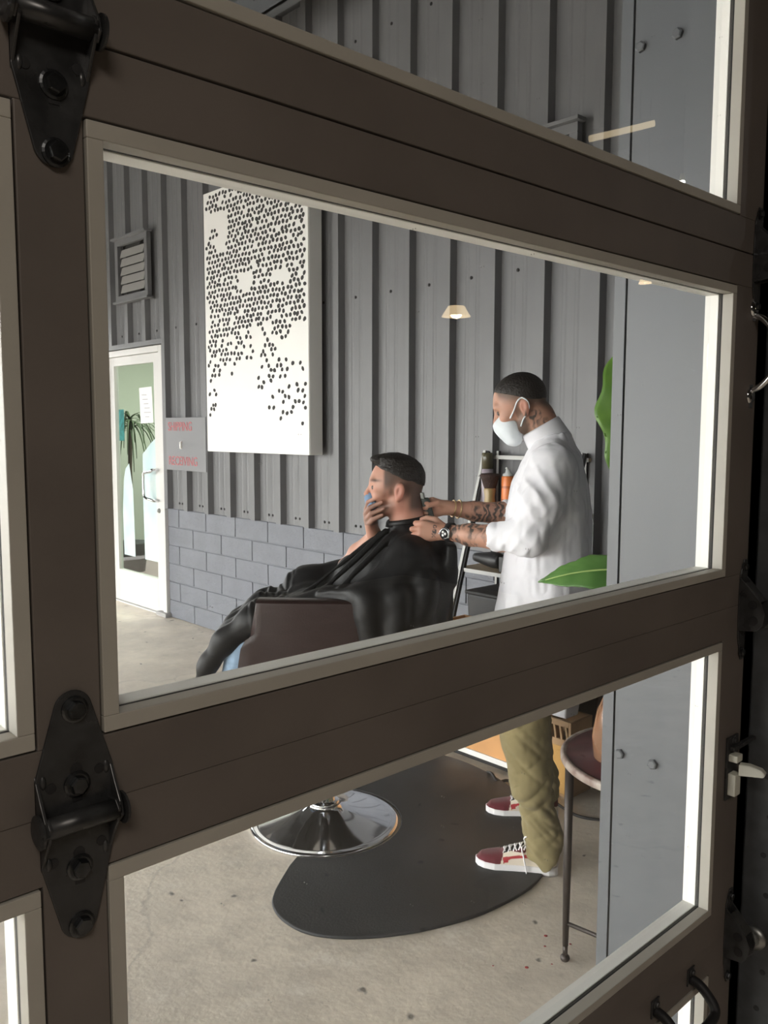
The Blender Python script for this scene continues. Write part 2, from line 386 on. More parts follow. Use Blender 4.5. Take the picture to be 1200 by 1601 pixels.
def hexbolt(mb, p, r=.0075, h=.006, washer=True):
    if washer: mb.lathe([(r*1.45, 0), (r*1.45, .0015), (r*1.2, .0022)], p, 20, (0, -1, 0), smooth=False)
    q = (p[0], p[1]-.0015, p[2])
    mb.lathe([(r, 0), (r, h*.75), (r*.85, h), (r*.4, h)], q, 6, (0, -1, 0), smooth=False)
def center_hinge(x, z):
    h = empty('strap_hinge', (x, YD, z)); h.parent = door; h.matrix_parent_inverse = Matrix.Translation(-Vector(door.location))
    bpy.context.view_layer.update()
    def leaf(sgn, yoff, half, name):
        """tapering plate with a rounded tip"""
        yo = YD-yoff; t = .0028; pts = []
        zt = z+sgn*.088
        base = z+sgn*.004; shoulder = z+sgn*.036
        out = [(-half, base), (-half, shoulder)]
        out += [(.0155*math.cos(math.radians(180-a)) , zt+sgn*.0155*math.sin(math.radians(a))) for a in range(20, 161, 14)]
        out += [(half, shoulder), (half, base)]
        mb = MB().prism([(x+px, yo, pz) for px, pz in out], (0, -t, 0))
        # folded side flanges that carry the pin
        for s in (-1, 1):
            xx = x+s*half; ft = -s*.0028
            fl = [(xx, yo, z+sgn*.040), (xx, yo-.010, z+sgn*.022), (xx, yo-.019, z+sgn*.008), (xx, yo-.022, z-sgn*.003), (xx, yo-.016, z-sgn*.0095), (xx, yo, z-sgn*.008)]
            mb.prism(fl, (ft, 0, 0))
            mb.ball((x+s*(half-.006), yo-.002, shoulder-sgn*.002), (.003, .003, .006), 8, 6)
        return pbuild(mb, name, M['black_steel'], h, bevel=.0008)
    leaf(1, 0, .032, 'upper_leaf'); leaf(-1, 0, .0295, 'lower_leaf')
    mb = MB().tube([(x-.030, YD-.013, z), (x+.030, YD-.013, z)], .0085, 20)
    pbuild(mb, 'knuckle', M['black_steel'], h)
    mb = MB()
    for s in (-1, 1):
        mb.lathe([(.0135, 0), (.0135, .002), (.010, .0035), (.004, .004)], (x+s*.0335, YD-.013, z), 18, (s, 0, 0), smooth=False)
    pbuild(mb, 'pin', M['black_steel'], h)
    for dz in (.088, .026, -.044, -.093):
        mb = MB(); hexbolt(mb, (x+.001, YD-.0028, z+dz)); pbuild(mb, 'bolt', M['bolt'], h)
    for dz in (.026, -.044):
        mb = MB().lathe([(.0048, 0), (.0048, .0005), (0, .0006)], (x+.001, YD-.0028, z+dz+.0125), 14, (0, -1, 0), smooth=False).box(x-.003, x+.005, YD-.0034, YD-.0028, z+dz-.014, z+dz+.0125); pbuild(mb, 'slot', M['rubber'], h)
    for dz in (.031, -.031):
        mb = MB()
        for s in (-1, 1): mb.lathe([(.0042, 0), (.0042, .0006), (0, .0007)], (x+s*.020, YD-.0028, z+dz+.003*s), 14, (0, -1, 0), smooth=False)
        pbuild(mb, 'hole', M['rubber'], h)
    return h
for z in (SEAM[1], SEAM[2]-.004, SEAM[3]+.004): center_hinge(.2705, z)

def roller_hinge(z):
    x = 1.478
    h = empty('roller_hinge', (x, YD, z)); h.parent = door; h.matrix_parent_inverse = Matrix.Translation(-Vector(door.location))
    bpy.context.view_layer.update()
    mb = MB()
    out = [(-.014, -.028), (-.012, -.060), (0, -.100), (.012, -.100), (.015, -.06), (.015, .06), (.012, .080), (0, .080), (-.012, .055), (-.014, .02)]
    mb.prism([(x+px, YD, z+pz) for px, pz in out], (0, -.0028, 0))
    # the bracket that stands out from the door: sloping cheeks with two roller holes
    for xx in (x-.0135, x+.0125):
        mb.prism([(xx, YD-.002, z+.050), (xx, YD-.012, z+.040), (xx, YD-.040, z+.010), (xx, YD-.047, z-.010), (xx, YD-.044, z-.030), (xx, YD-.034, z-.042), (xx, YD-.002, z-.046)], (.0022, 0, 0))
    mb.prism([(x-.0115, YD-.011, z+.042), (x-.0115, YD-.040, z+.011), (x-.0115, YD-.037, z+.009), (x-.0115, YD-.009, z+.039)], (.024, 0, 0))
    pbuild(mb, 'bracket', M['black_steel'], h, bevel=.0008)
    mb = MB()
    for (dy, dz) in ((-.026, .004), (-.028, -.024)):
        mb.lathe([(.008, 0), (.008, .0012), (.0, .0013)], (x-.0135, YD+dy, z+dz), 16, (-1, 0, 0), smooth=False)
    pbuild(mb, 'roller_hole', M['rubber'], h)
    mb = MB().tube([(x-.0145, YD-.028, z-.024), (x+.085, YD-.028, z-.024)], .0052, 14)
    mb.lathe([(.013, 0), (.022, .003), (.022, .012), (.013, .015)], (x+.045, YD-.028, z-.024), 20, (1, 0, 0))
    pbuild(mb, 'roller', M['steel'], h)
    for dz in (.068, -.086):
        mb = MB(); hexbolt(mb, (x, YD-.0028, z+dz), .006, .005); pbuild(mb, 'bolt', M['bolt'], h)
for z in (SEAM[1], SEAM[2], SEAM[3]): roller_hinge(z)

# chrome pull handle on the end stile
h = empty('pull_handle', (1.492, YD, 1.67)); h.parent = door; h.matrix_parent_inverse = Matrix.Translation(-Vector(door.location)); bpy.context.view_layer.update()
mb = MB()
hx = 1.476
mb.tube(spline([(hx, YD-.003, 1.725), (hx, YD-.020, 1.715), (hx, YD-.040, 1.690), (hx, YD-.043, 1.660), (hx, YD-.040, 1.630), (hx, YD-.020, 1.606), (hx, YD-.003, 1.597)], 6), .0055, 14)
pbuild(mb, 'grip', M['chrome'], h)
for z in (1.735, 1.587):
    mb = MB().lathe([(.014, 0), (.014, .002), (.010, .0045), (.004, .006)], (hx, YD, z), 22, (0, -1, 0)); mb.box(hx-.006, hx+.006, YD-.002, YD-.0001, z-.02, z+.02)
    pbuild(mb, 'rose', M['chrome'], h)
# slide latch with a pale lever
h = empty('slide_latch', (1.46, YD, .93)); h.parent = door; h.matrix_parent_inverse = Matrix.Translation(-Vector(door.location)); bpy.context.view_layer.update()
mb = MB().box(1.440, 1.482, YD-.004, YD, .872, .986); mb.box(1.448, 1.575, YD-.012, YD-.004, .962, .970); hexbolt(mb, (1.462, YD-.004, .978), .005, .004)
pbuild(mb, 'latch_plate', M['black_steel'], h, bevel=.001)
mb = MB().box(1.444, 1.466, YD-.020, YD-.004, .944, .957); mb.box(1.444, 1.466, YD-.018, YD-.004, .882, .922)
pbuild(mb, 'latch_housing', mat('pale_latch_plastic', lin(.60, .60, .52), .45), h, bevel=.0015)
mb = MB().prism([(1.450, YD-.020, .920), (1.450, YD-.020, .941), (1.462, YD-.034, .939), (1.474, YD-.050, .932), (1.478, YD-.056, .924), (1.474, YD-.054, .919)], (.016, .004, 0))
pbuild(mb, 'lever', mat('cream_lever_plastic', lin(.62, .62, .55), .4), h, bevel=.002)
# black lift handle on the lower rail
h = empty('lift_handle', (1.28, YD, .57)); h.parent = door; h.matrix_parent_inverse = Matrix.Translation(-Vector(door.location)); bpy.context.view_layer.update()
mb = MB().tube(spline([(1.340, YD-.002, .582), (1.340, YD-.022, .576), (1.338, YD-.045, .556), (1.325, YD-.052, .545), (1.28, YD-.054, .543), (1.235, YD-.052, .545), (1.222, YD-.045, .556), (1.220, YD-.022, .576), (1.220, YD-.002, .582)], 6), .0085, 14)
pbuild(mb, 'grip', M['rubber'], h)
for x in (1.34, 1.22):
    mb = MB().box(x-.012, x+.012, YD-.003, YD, .572, .602); hexbolt(mb, (x, YD-.003, .594), .0055, .004); pbuild(mb, 'mount', M['black_steel'], h, bevel=.001)

# vertical track of the door, punched with holes
t = empty('door_track', (1.58, YD, 0), label='dark punched steel roller track beside the garage door', cat='track'); bpy.context.view_layer.update()
mb = MB(); mb.box(1.535, 1.538, YD-.058, YD-.004, 0, 2.55); mb.box(1.535, 1.60, YD-.004, YD-.001, 0, 2.55); mb.box(1.597, 1.60, YD-.05, YD-.004, 0, 2.55)
pbuild(mb, 'channel', mat('dark_track_steel', lin(.06, .062, .064), .45, spec=.5, noise=.3, nscale=30), t)
mb = MB().box(1.615, 1.618, YD-.075, YD+.036, 0, 2.5); mb.box(1.618, 1.70, YD+.030, YD+.036, 0, 2.5)
pbuild(mb, 'mounting_angle', mat('dark_angle_steel', lin(.035, .036, .037), .5, spec=.4), t)
for k in range(26):
    z = .30+.075*k
    mb = MB().lathe([(.0052, 0), (.0052, .0008), (0, .0009)], (1.535, YD-.036-.008*(k % 2), z), 12, (-1, 0, 0), smooth=False)
    pbuild(mb, 'hole', M['rubber'], t)

# ------------------------------------------------------------------ door_2: white shop door in the far wall
d2 = empty('door_2', (WX, 6.70, 0), kind='structure'); tag(d2, 'white aluminium glass shop door in the grey corrugated wall', 'door')
bpy.context.view_layer.update()
fx0, fx1 = WX-.03, WX+.06
mb = MB(); mb.box(fx0, fx1, DY0, DY0+.055, 0, DZ); mb.box(fx0, fx1, DY1-.055, DY1, 0, DZ); mb.box(fx0, fx1, DY0+.055, DY1-.055, DZ-.05, DZ)
mb.box(fx0, fx1, DY0+.055, DY1-.055, 0, .012)
pbuild(mb, 'door_frame', M['whitedoor'], d2, bevel=.003)
ly0, ly1 = DY0+.058, DY1-.058; gx = WX+.012
gy0, gy1, gz0, gz1 = 6.355, 7.06, .29, 2.06
mb = MB(); a, b = WX-.012, WX+.03
mb.box(a, b, ly0, gy0, .015, DZ-.053); mb.box(a, b, gy1, ly1, .015, DZ-.053); mb.box(a, b, gy0, gy1, .015, gz0); mb.box(a, b, gy0, gy1, gz1, DZ-.053)
pbuild(mb, 'door_leaf', M['whitedoor'], d2, bevel=.002)
pbuild(MB().box(gx-.003, gx+.003, gy0-.005, gy1+.005, gz0-.005, gz1+.005), 'glass_pane', M['shopglass'], d2)
mb = MB().tube(spline([(a, 6.315, 1.195), (a-.045, 6.315, 1.195), (a-.06, 6.315, 1.19)], 4)+[(a-.062, 6.325, 1.18)]+spline([(a-.062, 6.40, 1.17), (a-.062, 6.44, 1.16), (a-.062, 6.45, 1.12), (a-.062, 6.45, 1.02), (a-.062, 6.44, .975), (a-.062, 6.40, .955)], 5)+[(a-.062, 6.325, .95), (a-.045, 6.315, .94), (a, 6.315, .94)], .012, 12)
pbuild(mb, 'handle', M['chrome'], d2)
pbuild(MB().lathe([(.02, 0), (.02, .006), (.012, .01), (.012, .018), (0, .019)], (a, 6.31, .86), 16, (-1, 0, 0)), 'lock_cylinder', M['steel'], d2)
film = mat('frosted_aqua_film', lin(.62, .70, .68), .7, noise=.0, col2=lin(.48, .64, .67), nscale=5)
for pts in ([(6.786, .425), (6.80, 1.0), (6.862, 1.228), (6.93, 1.18), (6.965, 1.09), (7.0, .80), (6.99, .425)], [(6.385, .425), (6.388, 1.445), (6.47, 1.405), (6.56, 1.345), (6.612, 1.315), (6.62, .9), (6.612, .425)]):
    pbuild(MB().prism([(gx-.0035, y, z) for y, z in pts], (-.0012, 0, 0)), 'window_decal', film, d2, label='tall pointed pale aqua film on the glass')
pbuild(MB().box(WX-.06, WX+.02, DY0-.03, DY0+.13, 0, .035), 'door_stop', mat('grey_stone', lin(.35, .34, .33), .8), d2, bevel=.006)

# ------------------------------------------------------------------ shop room behind door_2
mb = MB(); mb.box(6.6, 6.7, 5.2, 9.6, 0, 2.85); mb.box(WX+.06, 6.7, 5.1, 5.2, 0, 2.85); mb.box(WX+.06, 6.7, 9.6, 9.7, 0, 2.85)
struct('wall_shop', mb, mat('pale_sage_wall', lin(.47, .50, .43), .8))
struct('ceiling_shop', MB().box(WX+.06, 6.7, 5.1, 9.7, 2.85, 2.95), mat('shop_ceiling', lin(.55, .55, .5), .8))
struct('floor_shop', MB().box(WX+.06, 6.7, 5.1, 9.7, -.1, .003), mat('warm_shop_floor', lin(.34, .27, .27), .5))
# ------------------------------------------------------------------ soft-body modelling: blended solids turned into one mesh
def _v(a): return np.asarray(a, dtype=np.float64)
class RC:                                   # limb: cone with round ends
    def __init__(s, a, b, ra, rb=None): s.a, s.b, s.ra, s.rb = _v(a), _v(b), ra, ra if rb is None else rb
    def __call__(s, P):
        d = s.b-s.a; t = np.clip(((P-s.a)@d)/max(d@d, 1e-9), 0, 1)
        return np.linalg.norm(P-s.a-t[:, None]*d, axis=1)-(s.ra+(s.rb-s.ra)*t)
class EL:                                   # ellipsoid, optionally turned
    def __init__(s, c, r, R=None): s.c, s.r, s.R = _v(c), _v(r), R
    def __call__(s, P):
        q = P-s.c
        if s.R is not None: q = q@s.R
        k0 = np.linalg.norm(q/s.r, axis=1); k1 = np.linalg.norm(q/s.r**2, axis=1)
        return np.where(k1 > 1e-9, k0*(k0-1)/np.maximum(k1, 1e-9), -s.r.min())
class ST:                                   # stack of ellipses along z: rows of z, cx, cy, rx, ry
    def __init__(s, rows, p=2.0): s.t = _v(rows); s.p = p
    def __call__(s, P):
        z = P[:, 2]; T = s.t; g = [np.interp(z, T[:, 0], T[:, i]) for i in range(1, 5)]
        k = ((np.abs(P[:, 0]-g[0])/g[2])**s.p+(np.abs(P[:, 1]-g[1])/g[3])**s.p)**(1/s.p)
        d = (k-1)*np.minimum(g[2], g[3])
        return np.maximum(np.maximum(d, T[0, 0]-z), z-T[-1, 0])
class HS:                                   # half-space n.p < c
    def __init__(s, n, c): n = _v(n); s.n = n/np.linalg.norm(n); s.c = c/np.linalg.norm(n)
    def __call__(s, P): return P@s.n-s.c
class BX:                                   # rounded box
    def __init__(s, c, h, r, R=None): s.c, s.h, s.r, s.R = _v(c), _v(h)-r, r, R
    def __call__(s, P):
        q = P-s.c
        if s.R is not None: q = q@s.R
        q = np.abs(q)-s.h
        return np.linalg.norm(np.maximum(q, 0), axis=1)+np.minimum(q.max(axis=1), 0)-s.r
class PM:                                   # any shape moved into a frame: origin o, axes as columns of R, scale k
    def __init__(s, f, o, R, k=1.0): s.f, s.o, s.R, s.k = f, _v(o), R, k
    def __call__(s, P): return s.f((P-s.o)@s.R/s.k)*s.k
def smin(a, b, k):
    h = np.clip(.5+.5*(b-a)/k, 0, 1); return b*(1-h)+a*h-k*h*(1-h)
def vnoise(P, seed=0):
    i = np.floor(P).astype(np.int64); f = P-i; f = f*f*(3-2*f); out = 0
    def hsh(x, y, z):
        n = (x*374761393+y*668265263+z*2147483647+seed*1274126177) & 0xffffffff
        n = ((n ^ (n >> 13))*1274126177) & 0xffffffff
        return ((n ^ (n >> 16)) & 0xffff)/65535.
    for a in (0, 1):
        for b in (0, 1):
            for c in (0, 1):
                w = (f[:, 0] if a else 1-f[:, 0])*(f[:, 1] if b else 1-f[:, 1])*(f[:, 2] if c else 1-f[:, 2])
                out = out+w*hsh(i[:, 0]+a, i[:, 1]+b, i[:, 2]+c)
    return out
def solid_mesh(name, ops, lo, hi, h, mats, parent=None, disp=None, maskfn=None, smooth=1, dmax=.02, matfn=None):
    """ops: list of ('u'|'s'|'i', shape, blend); returns one continuous smooth-shaded mesh object"""
    lo, hi = _v(lo), _v(hi); n = np.ceil((hi-lo)/h).astype(int)+1; B = 16
    V = np.ones(n, dtype=np.float32); half = h*B*.5*1.7321
    ax = [lo[i]+h*np.arange(n[i]) for i in range(3)]
    for bi in range(0, n[0], B):
        for bj in range(0, n[1], B):
            for bk in range(0, n[2], B):
                xs, ys, zs = ax[0][bi:bi+B], ax[1][bj:bj+B], ax[2][bk:bk+B]
                c = _v([[lo[0]+h*(bi+B/2), lo[1]+h*(bj+B/2), lo[2]+h*(bk+B/2)]])
                act = []; mind = 9.
                for o, f, k in ops:
                    d = f(c)[0]
                    if o == 'u':
                        mind = min(mind, d)
                        if d < half*1.25+k+dmax: act.append((o, f, k))
                    elif o == 's':
                        if d < half*1.25+k: act.append((o, f, k))
                    else: act.append((o, f, k))
                if mind > half*1.3+dmax+.03: continue
                g = np.stack(np.meshgrid(xs, ys, zs, indexing='ij'), -1).reshape(-1, 3); d = np.full(len(g), 1.0)
                for o, f, k in act:
                    e = f(g)
                    if o == 'u': d = smin(d, e, k) if k > 0 else np.minimum(d, e)
                    elif o == 's': d = -smin(-d, e, k) if k > 0 else np.maximum(d, -e)
                    else: d = -smin(-d, -e, k) if k > 0 else np.maximum(d, e)
                if disp is not None:
                    nr = np.abs(d) < dmax*2.5
                    if nr.any(): d[nr] += disp(g[nr])
                V[bi:bi+B, bj:bj+B, bk:bk+B] = d.reshape(len(xs), len(ys), len(zs))
    s = V < 0; m = [k-1 for k in n]
    cnt = np.zeros(m, dtype=np.int8); corners = [(a, b, c) for a in (0, 1) for b in (0, 1) for c in (0, 1)]
    for a, b, c in corners: cnt += s[a:a+m[0], b:b+m[1], c:c+m[2]]
    A = np.argwhere((cnt > 0) & (cnt < 8)); idx = np.full(m, -1, dtype=np.int32); idx[A[:, 0], A[:, 1], A[:, 2]] = np.arange(len(A))
    cv = {k: V[A[:, 0]+k[0], A[:, 1]+k[1], A[:, 2]+k[2]].astype(np.float64) for k in corners}
    pos = np.zeros((len(A), 3)); num = np.zeros(len(A))
    for a in corners:
        for axx in range(3):
            if a[axx]: continue
            b = list(a); b[axx] = 1; b = tuple(b); va, vb = cv[a], cv[b]; x = (va < 0) != (vb < 0)
            t = np.where(x, va/np.where(x, va-vb, 1), 0)
            p = np.tile(_v(a), (len(A), 1)); p[:, axx] += t; pos += p*x[:, None]; num += x
    P = lo+h*(A+pos/num[:, None])
    F = []
    for axx in range(3):
        sl0 = [slice(None)]*3; sl1 = [slice(None)]*3; sl0[axx] = slice(0, -1); sl1[axx] = slice(1, None)
        E = np.argwhere(s[tuple(sl0)] != s[tuple(sl1)]); u, w = [(1, 2), (2, 0), (0, 1)][axx]
        E = E[(E[:, u] > 0) & (E[:, w] > 0) & (E[:, u] < m[u]) & (E[:, w] < m[w])]
        q = []
        for du, dw in ((-1, -1), (0, -1), (0, 0), (-1, 0)):
            c = E.copy(); c[:, u] += du; c[:, w] += dw; q.append(idx[c[:, 0], c[:, 1], c[:, 2]])
        q = np.stack(q, 1); fl = ~s[E[:, 0], E[:, 1], E[:, 2]]; q[fl] = q[fl][:, ::-1]; F.append(q)
    F = np.concatenate(F); F = F[(F >= 0).all(1)]
    for _ in range(smooth):
        acc = np.zeros_like(P); k = np.zeros(len(P))
        for i in range(4):
            a, b = F[:, i], F[:, (i+1) % 4]
            for x in range(3): acc[:, x] += np.bincount(a, P[b, x], len(P))
            k += np.bincount(a, minlength=len(P))
        P = np.where(k[:, None] > 0, P*.4+.6*acc/np.maximum(k, 1)[:, None], P)
    me = bpy.data.meshes.new(name); me.vertices.add(len(P)); me.vertices.foreach_set('co', P.astype(np.float32).ravel())
    me.loops.add(len(F)*4); me.loops.foreach_set('vertex_index', F.astype(np.int32).ravel())
    me.polygons.add(len(F)); me.polygons.foreach_set('loop_start', np.arange(0, len(F)*4, 4, dtype=np.int32))
    me.polygons.foreach_set('use_smooth', np.ones(len(F), dtype=bool))
    for mm in (mats if isinstance(mats, (list, tuple)) else [mats]): me.materials.append(mm)
    if matfn is not None: me.polygons.foreach_set('material_index', matfn(P[F].mean(1)).astype(np.int32))
    me.update(); me.validate()
    if maskfn is not None:
        at = me.attributes.new('mask', 'FLOAT_COLOR', 'POINT'); at.data.foreach_set('color', maskfn(P).astype(np.float32).ravel())
    o = bpy.data.objects.new(name, me); COL.objects.link(o)
    if parent: o.parent = parent
    return o
def axes(fx, up=(0, 0, 1)):
    """columns: forward, left, up"""
    x = _v(fx); x = x/np.linalg.norm(x); u = _v(up); y = np.cross(u, x); y /= np.linalg.norm(y); return np.stack([x, y, np.cross(x, y)], 1)
def chain(pts, radii, k=.006): return [('u', RC(pts[i], pts[i+1], radii[i], radii[i+1]), k) for i in range(len(pts)-1)]
def smooth01(x, a, b): t = np.clip((x-a)/(b-a), 0, 1); return t*t*(3-2*t)

def skin_mat(name, base, blush, stub, ink=(.028, .035, .036)):
    m = mat(name, lin(*base), .48, spec=.4); nt = m.node_tree; N = nt.nodes; L = nt.links; b = N['Principled BSDF']
    b.inputs['Subsurface Weight'].default_value = .12; b.inputs['Subsurface Radius'].default_value = (.012, .005, .003); b.inputs['Subsurface Scale'].default_value = .6
    at = N.new('ShaderNodeAttribute'); at.attribute_name = 'mask'; sp = N.new('ShaderNodeSeparateColor'); L.new(at.outputs['Color'], sp.inputs[0])
    tc = N.new('ShaderNodeTexCoord')
    def noise(sc, d=4):
        t = N.new('ShaderNodeTexNoise'); t.inputs['Scale'].default_value = sc; t.inputs['Detail'].default_value = d; L.new(tc.outputs['Object'], t.inputs['Vector']); return t.outputs['Fac']
    def mix(f, A, B):
        x = N.new('ShaderNodeMix'); x.data_type = 'RGBA'; L.new(f, x.inputs['Factor'])
        for k, c in (('A', A), ('B', B)):
            if isinstance(c, tuple): x.inputs[k].default_value = c
            else: L.new(c, x.inputs[k])
        return x.outputs['Result']
    def math_(op, a, b_):
        x = N.new('ShaderNodeMath'); x.operation = op
        for i, v in enumerate((a, b_)):
            if isinstance(v, (int, float)): x.inputs[i].default_value = v
            else: L.new(v, x.inputs[i])
        x.use_clamp = True; return x.outputs[0]
    c = mix(math_('MULTIPLY', noise(30), .6), lin(*base), lin(*blush))
    c = mix(sp.outputs[2], c, lin(*blush))
    c = mix(math_('MULTIPLY', sp.outputs[0], .85), c, lin(*stub))
    # tattoo: shaded scrolls inside the inked area
    r = math_('SUBTRACT', noise(26, 2), .5); r2 = math_('ABSOLUTE', noise(26, 2), 0)
    w = N.new('ShaderNodeTexWave'); w.inputs['Scale'].default_value = 14; w.inputs['Distortion'].default_value = 9; w.inputs['Detail'].default_value = 2; w.inputs['Detail Scale'].default_value = 2.2
    L.new(tc.outputs['Object'], w.inputs['Vector'])
    mr = N.new('ShaderNodeMapRange'); mr.inputs['From Min'].default_value = .32; mr.inputs['From Max'].default_value = .72; mr.inputs['To Min'].default_value = .22; mr.inputs['To Max'].default_value = .9
    L.new(w.outputs['Fac'], mr.inputs['Value'])
    n2 = N.new('ShaderNodeMapRange'); n2.inputs['From Min'].default_value = .42; n2.inputs['From Max'].default_value = .56; L.new(noise(13, 3), n2.inputs['Value'])
    c = mix(math_('MULTIPLY', math_('MULTIPLY', sp.outputs[1], mr.outputs['Result']), n2.outputs['Result']), c, lin(*ink))
    c = mix(math_('MULTIPLY', at.outputs['Alpha'], .95), c, lin(*ink))
    L.new(c, b.inputs['Base Color']); return m

# head, in its own frame: ear canal at the origin, x to the nose, y to the left ear, z up
def head_ops():
    o = [('u', EL((-.004, 0, .046), (.100, .077, .088)), 0)]
    o += [('u', RC((.040, 0, .010), (.068, 0, -.072), .060, .030), .03)]
    for s in (-1, 1):
        o += [('u', RC((.000, s*.050, -.045), (.070, s*.014, -.088), .020, .017), .025)]
        o += [('u', EL((.066, s*.042, -.012), (.026, .022, .022)), .02)]
    o += [('u', EL((.083, 0, -.092), (.016, .020, .014)), .012)]
    o += [('u', RC((.086, -.034, .036), (.086, .034, .036), .0125), .014)]
    for s in (-1, 1): o += [('s', EL((.104, s*.033, .014), (.016, .019, .012)), .012), ('u', EL((.079, s*.032, .013), (.012, .014, .011)), .003)]
    o += [('u', RC((.094, 0, .026), (.114, 0, -.014), .0065, .010), .008)]
    for s in (-1, 1): o += [('u', EL((.104, s*.011, -.018), (.009, .008, .007)), .004)]
    o += [('u', EL((.096, 0, -.044), (.010, .024, .007)), .006), ('u', EL((.094, 0, -.057), (.010, .022, .008)), .006)]
    for s in (-1, 1):
        R = axes((math.cos(.35), s*-.25, 0.2))
        o += [('u', EL((-.010, s*.079, .002), (.019, .009, .033), R), .006), ('s', EL((-.004, s*.090, .004), (.010, .008, .018), R), .004), ('u', EL((-.004, s*.077, -.024), (.010, .007, .012)), .004)]
    o += [('u', RC((-.030, 0, -.025), (-.050, 0, -.13), .058, .058), .03)]
    return o
def rot_pitch(deg):
    t = math.radians(deg); c, s = math.cos(t), math.sin(t)
    return np.array([[c, 0, s], [0, 1, 0], [-s, 0, c]])          # columns: head axes in the body frame
def placed(ops, o, R, k): return [(a, PM(f, o, R, k), b*k) for a, f, b in ops]

def cloth_mat(name, col, rough=.85, **k): return mat(name, col, rough, spec=.25, sheen=.15, **k)
M['skin_barber'] = skin_mat('tattooed_skin', (.47, .27, .19), (.44, .20, .14), (.075, .055, .042))
M['skin_client'] = skin_mat('fair_skin', (.50, .28, .205), (.47, .20, .145), (.034, .026, .021))
M['hair_dark'] = mat('dark_brown_hair', lin(.020, .0155, .013), .5, spec=.4, noise=.5, nscale=120, bump=.5, bscale=160)
M['cape'] = mat('black_satin_cape', lin(.008, .008, .0085), .52, spec=.32, bump=.06, bscale=300)
M['shirt'] = cloth_mat('white_cotton', lin(.76, .755, .79), bump=.05, bscale=400)
M['khaki'] = cloth_mat('olive_khaki_cotton', lin(.245, .200, .098), noise=.15, nscale=12, bump=.1, bscale=250)
M['denim'] = cloth_mat('pale_blue_denim', lin(.33, .46, .62), noise=.2, nscale=60, bump=.15, bscale=400)
M['mask_cloth'] = cloth_mat('white_mask_cloth', lin(.72, .77, .80))

# ------------------------------------------------------------------ the barber
BA = empty('person', (2.46, 1.88, 0), math.atan2(.801, -.598), label='person in a white shirt and face mask standing, working clippers at the seated one', cat='person')
HR = rot_pitch(21); HO = _v((.026, 0, 1.603)); HK = .94
body = [('u', ST([(.90, -.07, 0, .10, .15), (1.10, -.075, 0, .105, .15), (1.28, -.075, 0, .11, .17), (1.37, -.08, 0, .085, .15), (1.43, -.075, 0, .05, .08)]), .0)]
body += [('u', RC((-.075, 0, 1.43), (-.028, 0, 1.57), .056, .057), .04)]
body += placed(head_ops(), HO, HR, HK)
for s in (-1, 1):
    body += [('u', RC((-.075, s*.09, 1.395), (-.075, s*.17, 1.385), .042, .045), .04)]
L_el = (-.015, .225, 1.160); L_wr = (.285, .062, 1.160)
R_el = (.00, -.225, 1.195); R_wr = (.292, -.105, 1.232)
body += chain([(-.075, .185, 1.405), (-.045, .215, 1.28), L_el], [.050, .046, .040], .03)
body += chain([L_el, (.09, .155, 1.157), (.20, .105, 1.158), L_wr], [.042, .046, .037, .027], .02)
body += chain([(-.075, -.185, 1.405), (-.04, -.215, 1.29), R_el], [.050, .046, .040], .03)
body += chain([R_el, (.10, -.185, 1.205), (.20, -.145, 1.218), R_wr], [.042, .044, .036, .027], .02)
# left hand: thumb up, back of the hand to the side, fingers closed on the cape
KN = [(.372, .066, 1.192), (.380, .070, 1.173), (.378, .070, 1.153), (.368, .066, 1.134)]
for i, kn in enumerate(KN):
    z0 = 1.175-.010*i
    body += [('u', RC((.292, .062, 1.168-.006*i), kn, .0165, .0125), .012)]
    ln = (.028, .033, .030, .022)[i]; zz = (-.002, -.004, -.006, -.006)[i]
    a = (kn[0]+ln*.95, kn[1]-.006, kn[2]+zz); b = (a[0]+.004, a[1]-.024, a[2]+zz); c = (b[0]-.018, b[1]-.012, b[2])
    body += [('u', RC(kn, a, .0112, .0098), .003), ('u', RC(a, b, .0098, .0088), .002), ('u', RC(b, c, .0086, .0076), .002)]
body += [('u', RC((.300, .050, 1.176), (.330, .030, 1.200), .016, .012), .012), ('u', RC((.330, .030, 1.200), (.362, .020, 1.206), .0115, .010), .004), ('u', RC((.362, .020, 1.206), (.384, .014, 1.200), .010, .008), .003)]
# right hand wrapped round the clippers
for i, (kx, kz) in enumerate(((.366, 1.262), (.370, 1.243), (.368, 1.224), (.360, 1.207))):
    kn = (kx-.008, -.088, kz)
    body += [('u', RC((.300, -.104, 1.238-.004*i), kn, .0165, .0125), .012)]
    a = (kn[0]+.022, kn[1]+.002, kn[2]-.003); b = (a[0]+.008, a[1]+.022, a[2]-.004); c = (b[0]-.016, b[1]+.014, b[2]-.002)
    body += [('u', RC(kn, a, .0112, .0098), .003), ('u', RC(a, b, .0098, .0088), .002), ('u', RC(b, c, .0086, .0076), .002)]
body += [('u', RC((.305, -.092, 1.246), (.335, -.064, 1.254), .016, .012), .012), ('u', RC((.335, -.064, 1.254), (.366, -.050, 1.246), .0115, .0095), .004)]
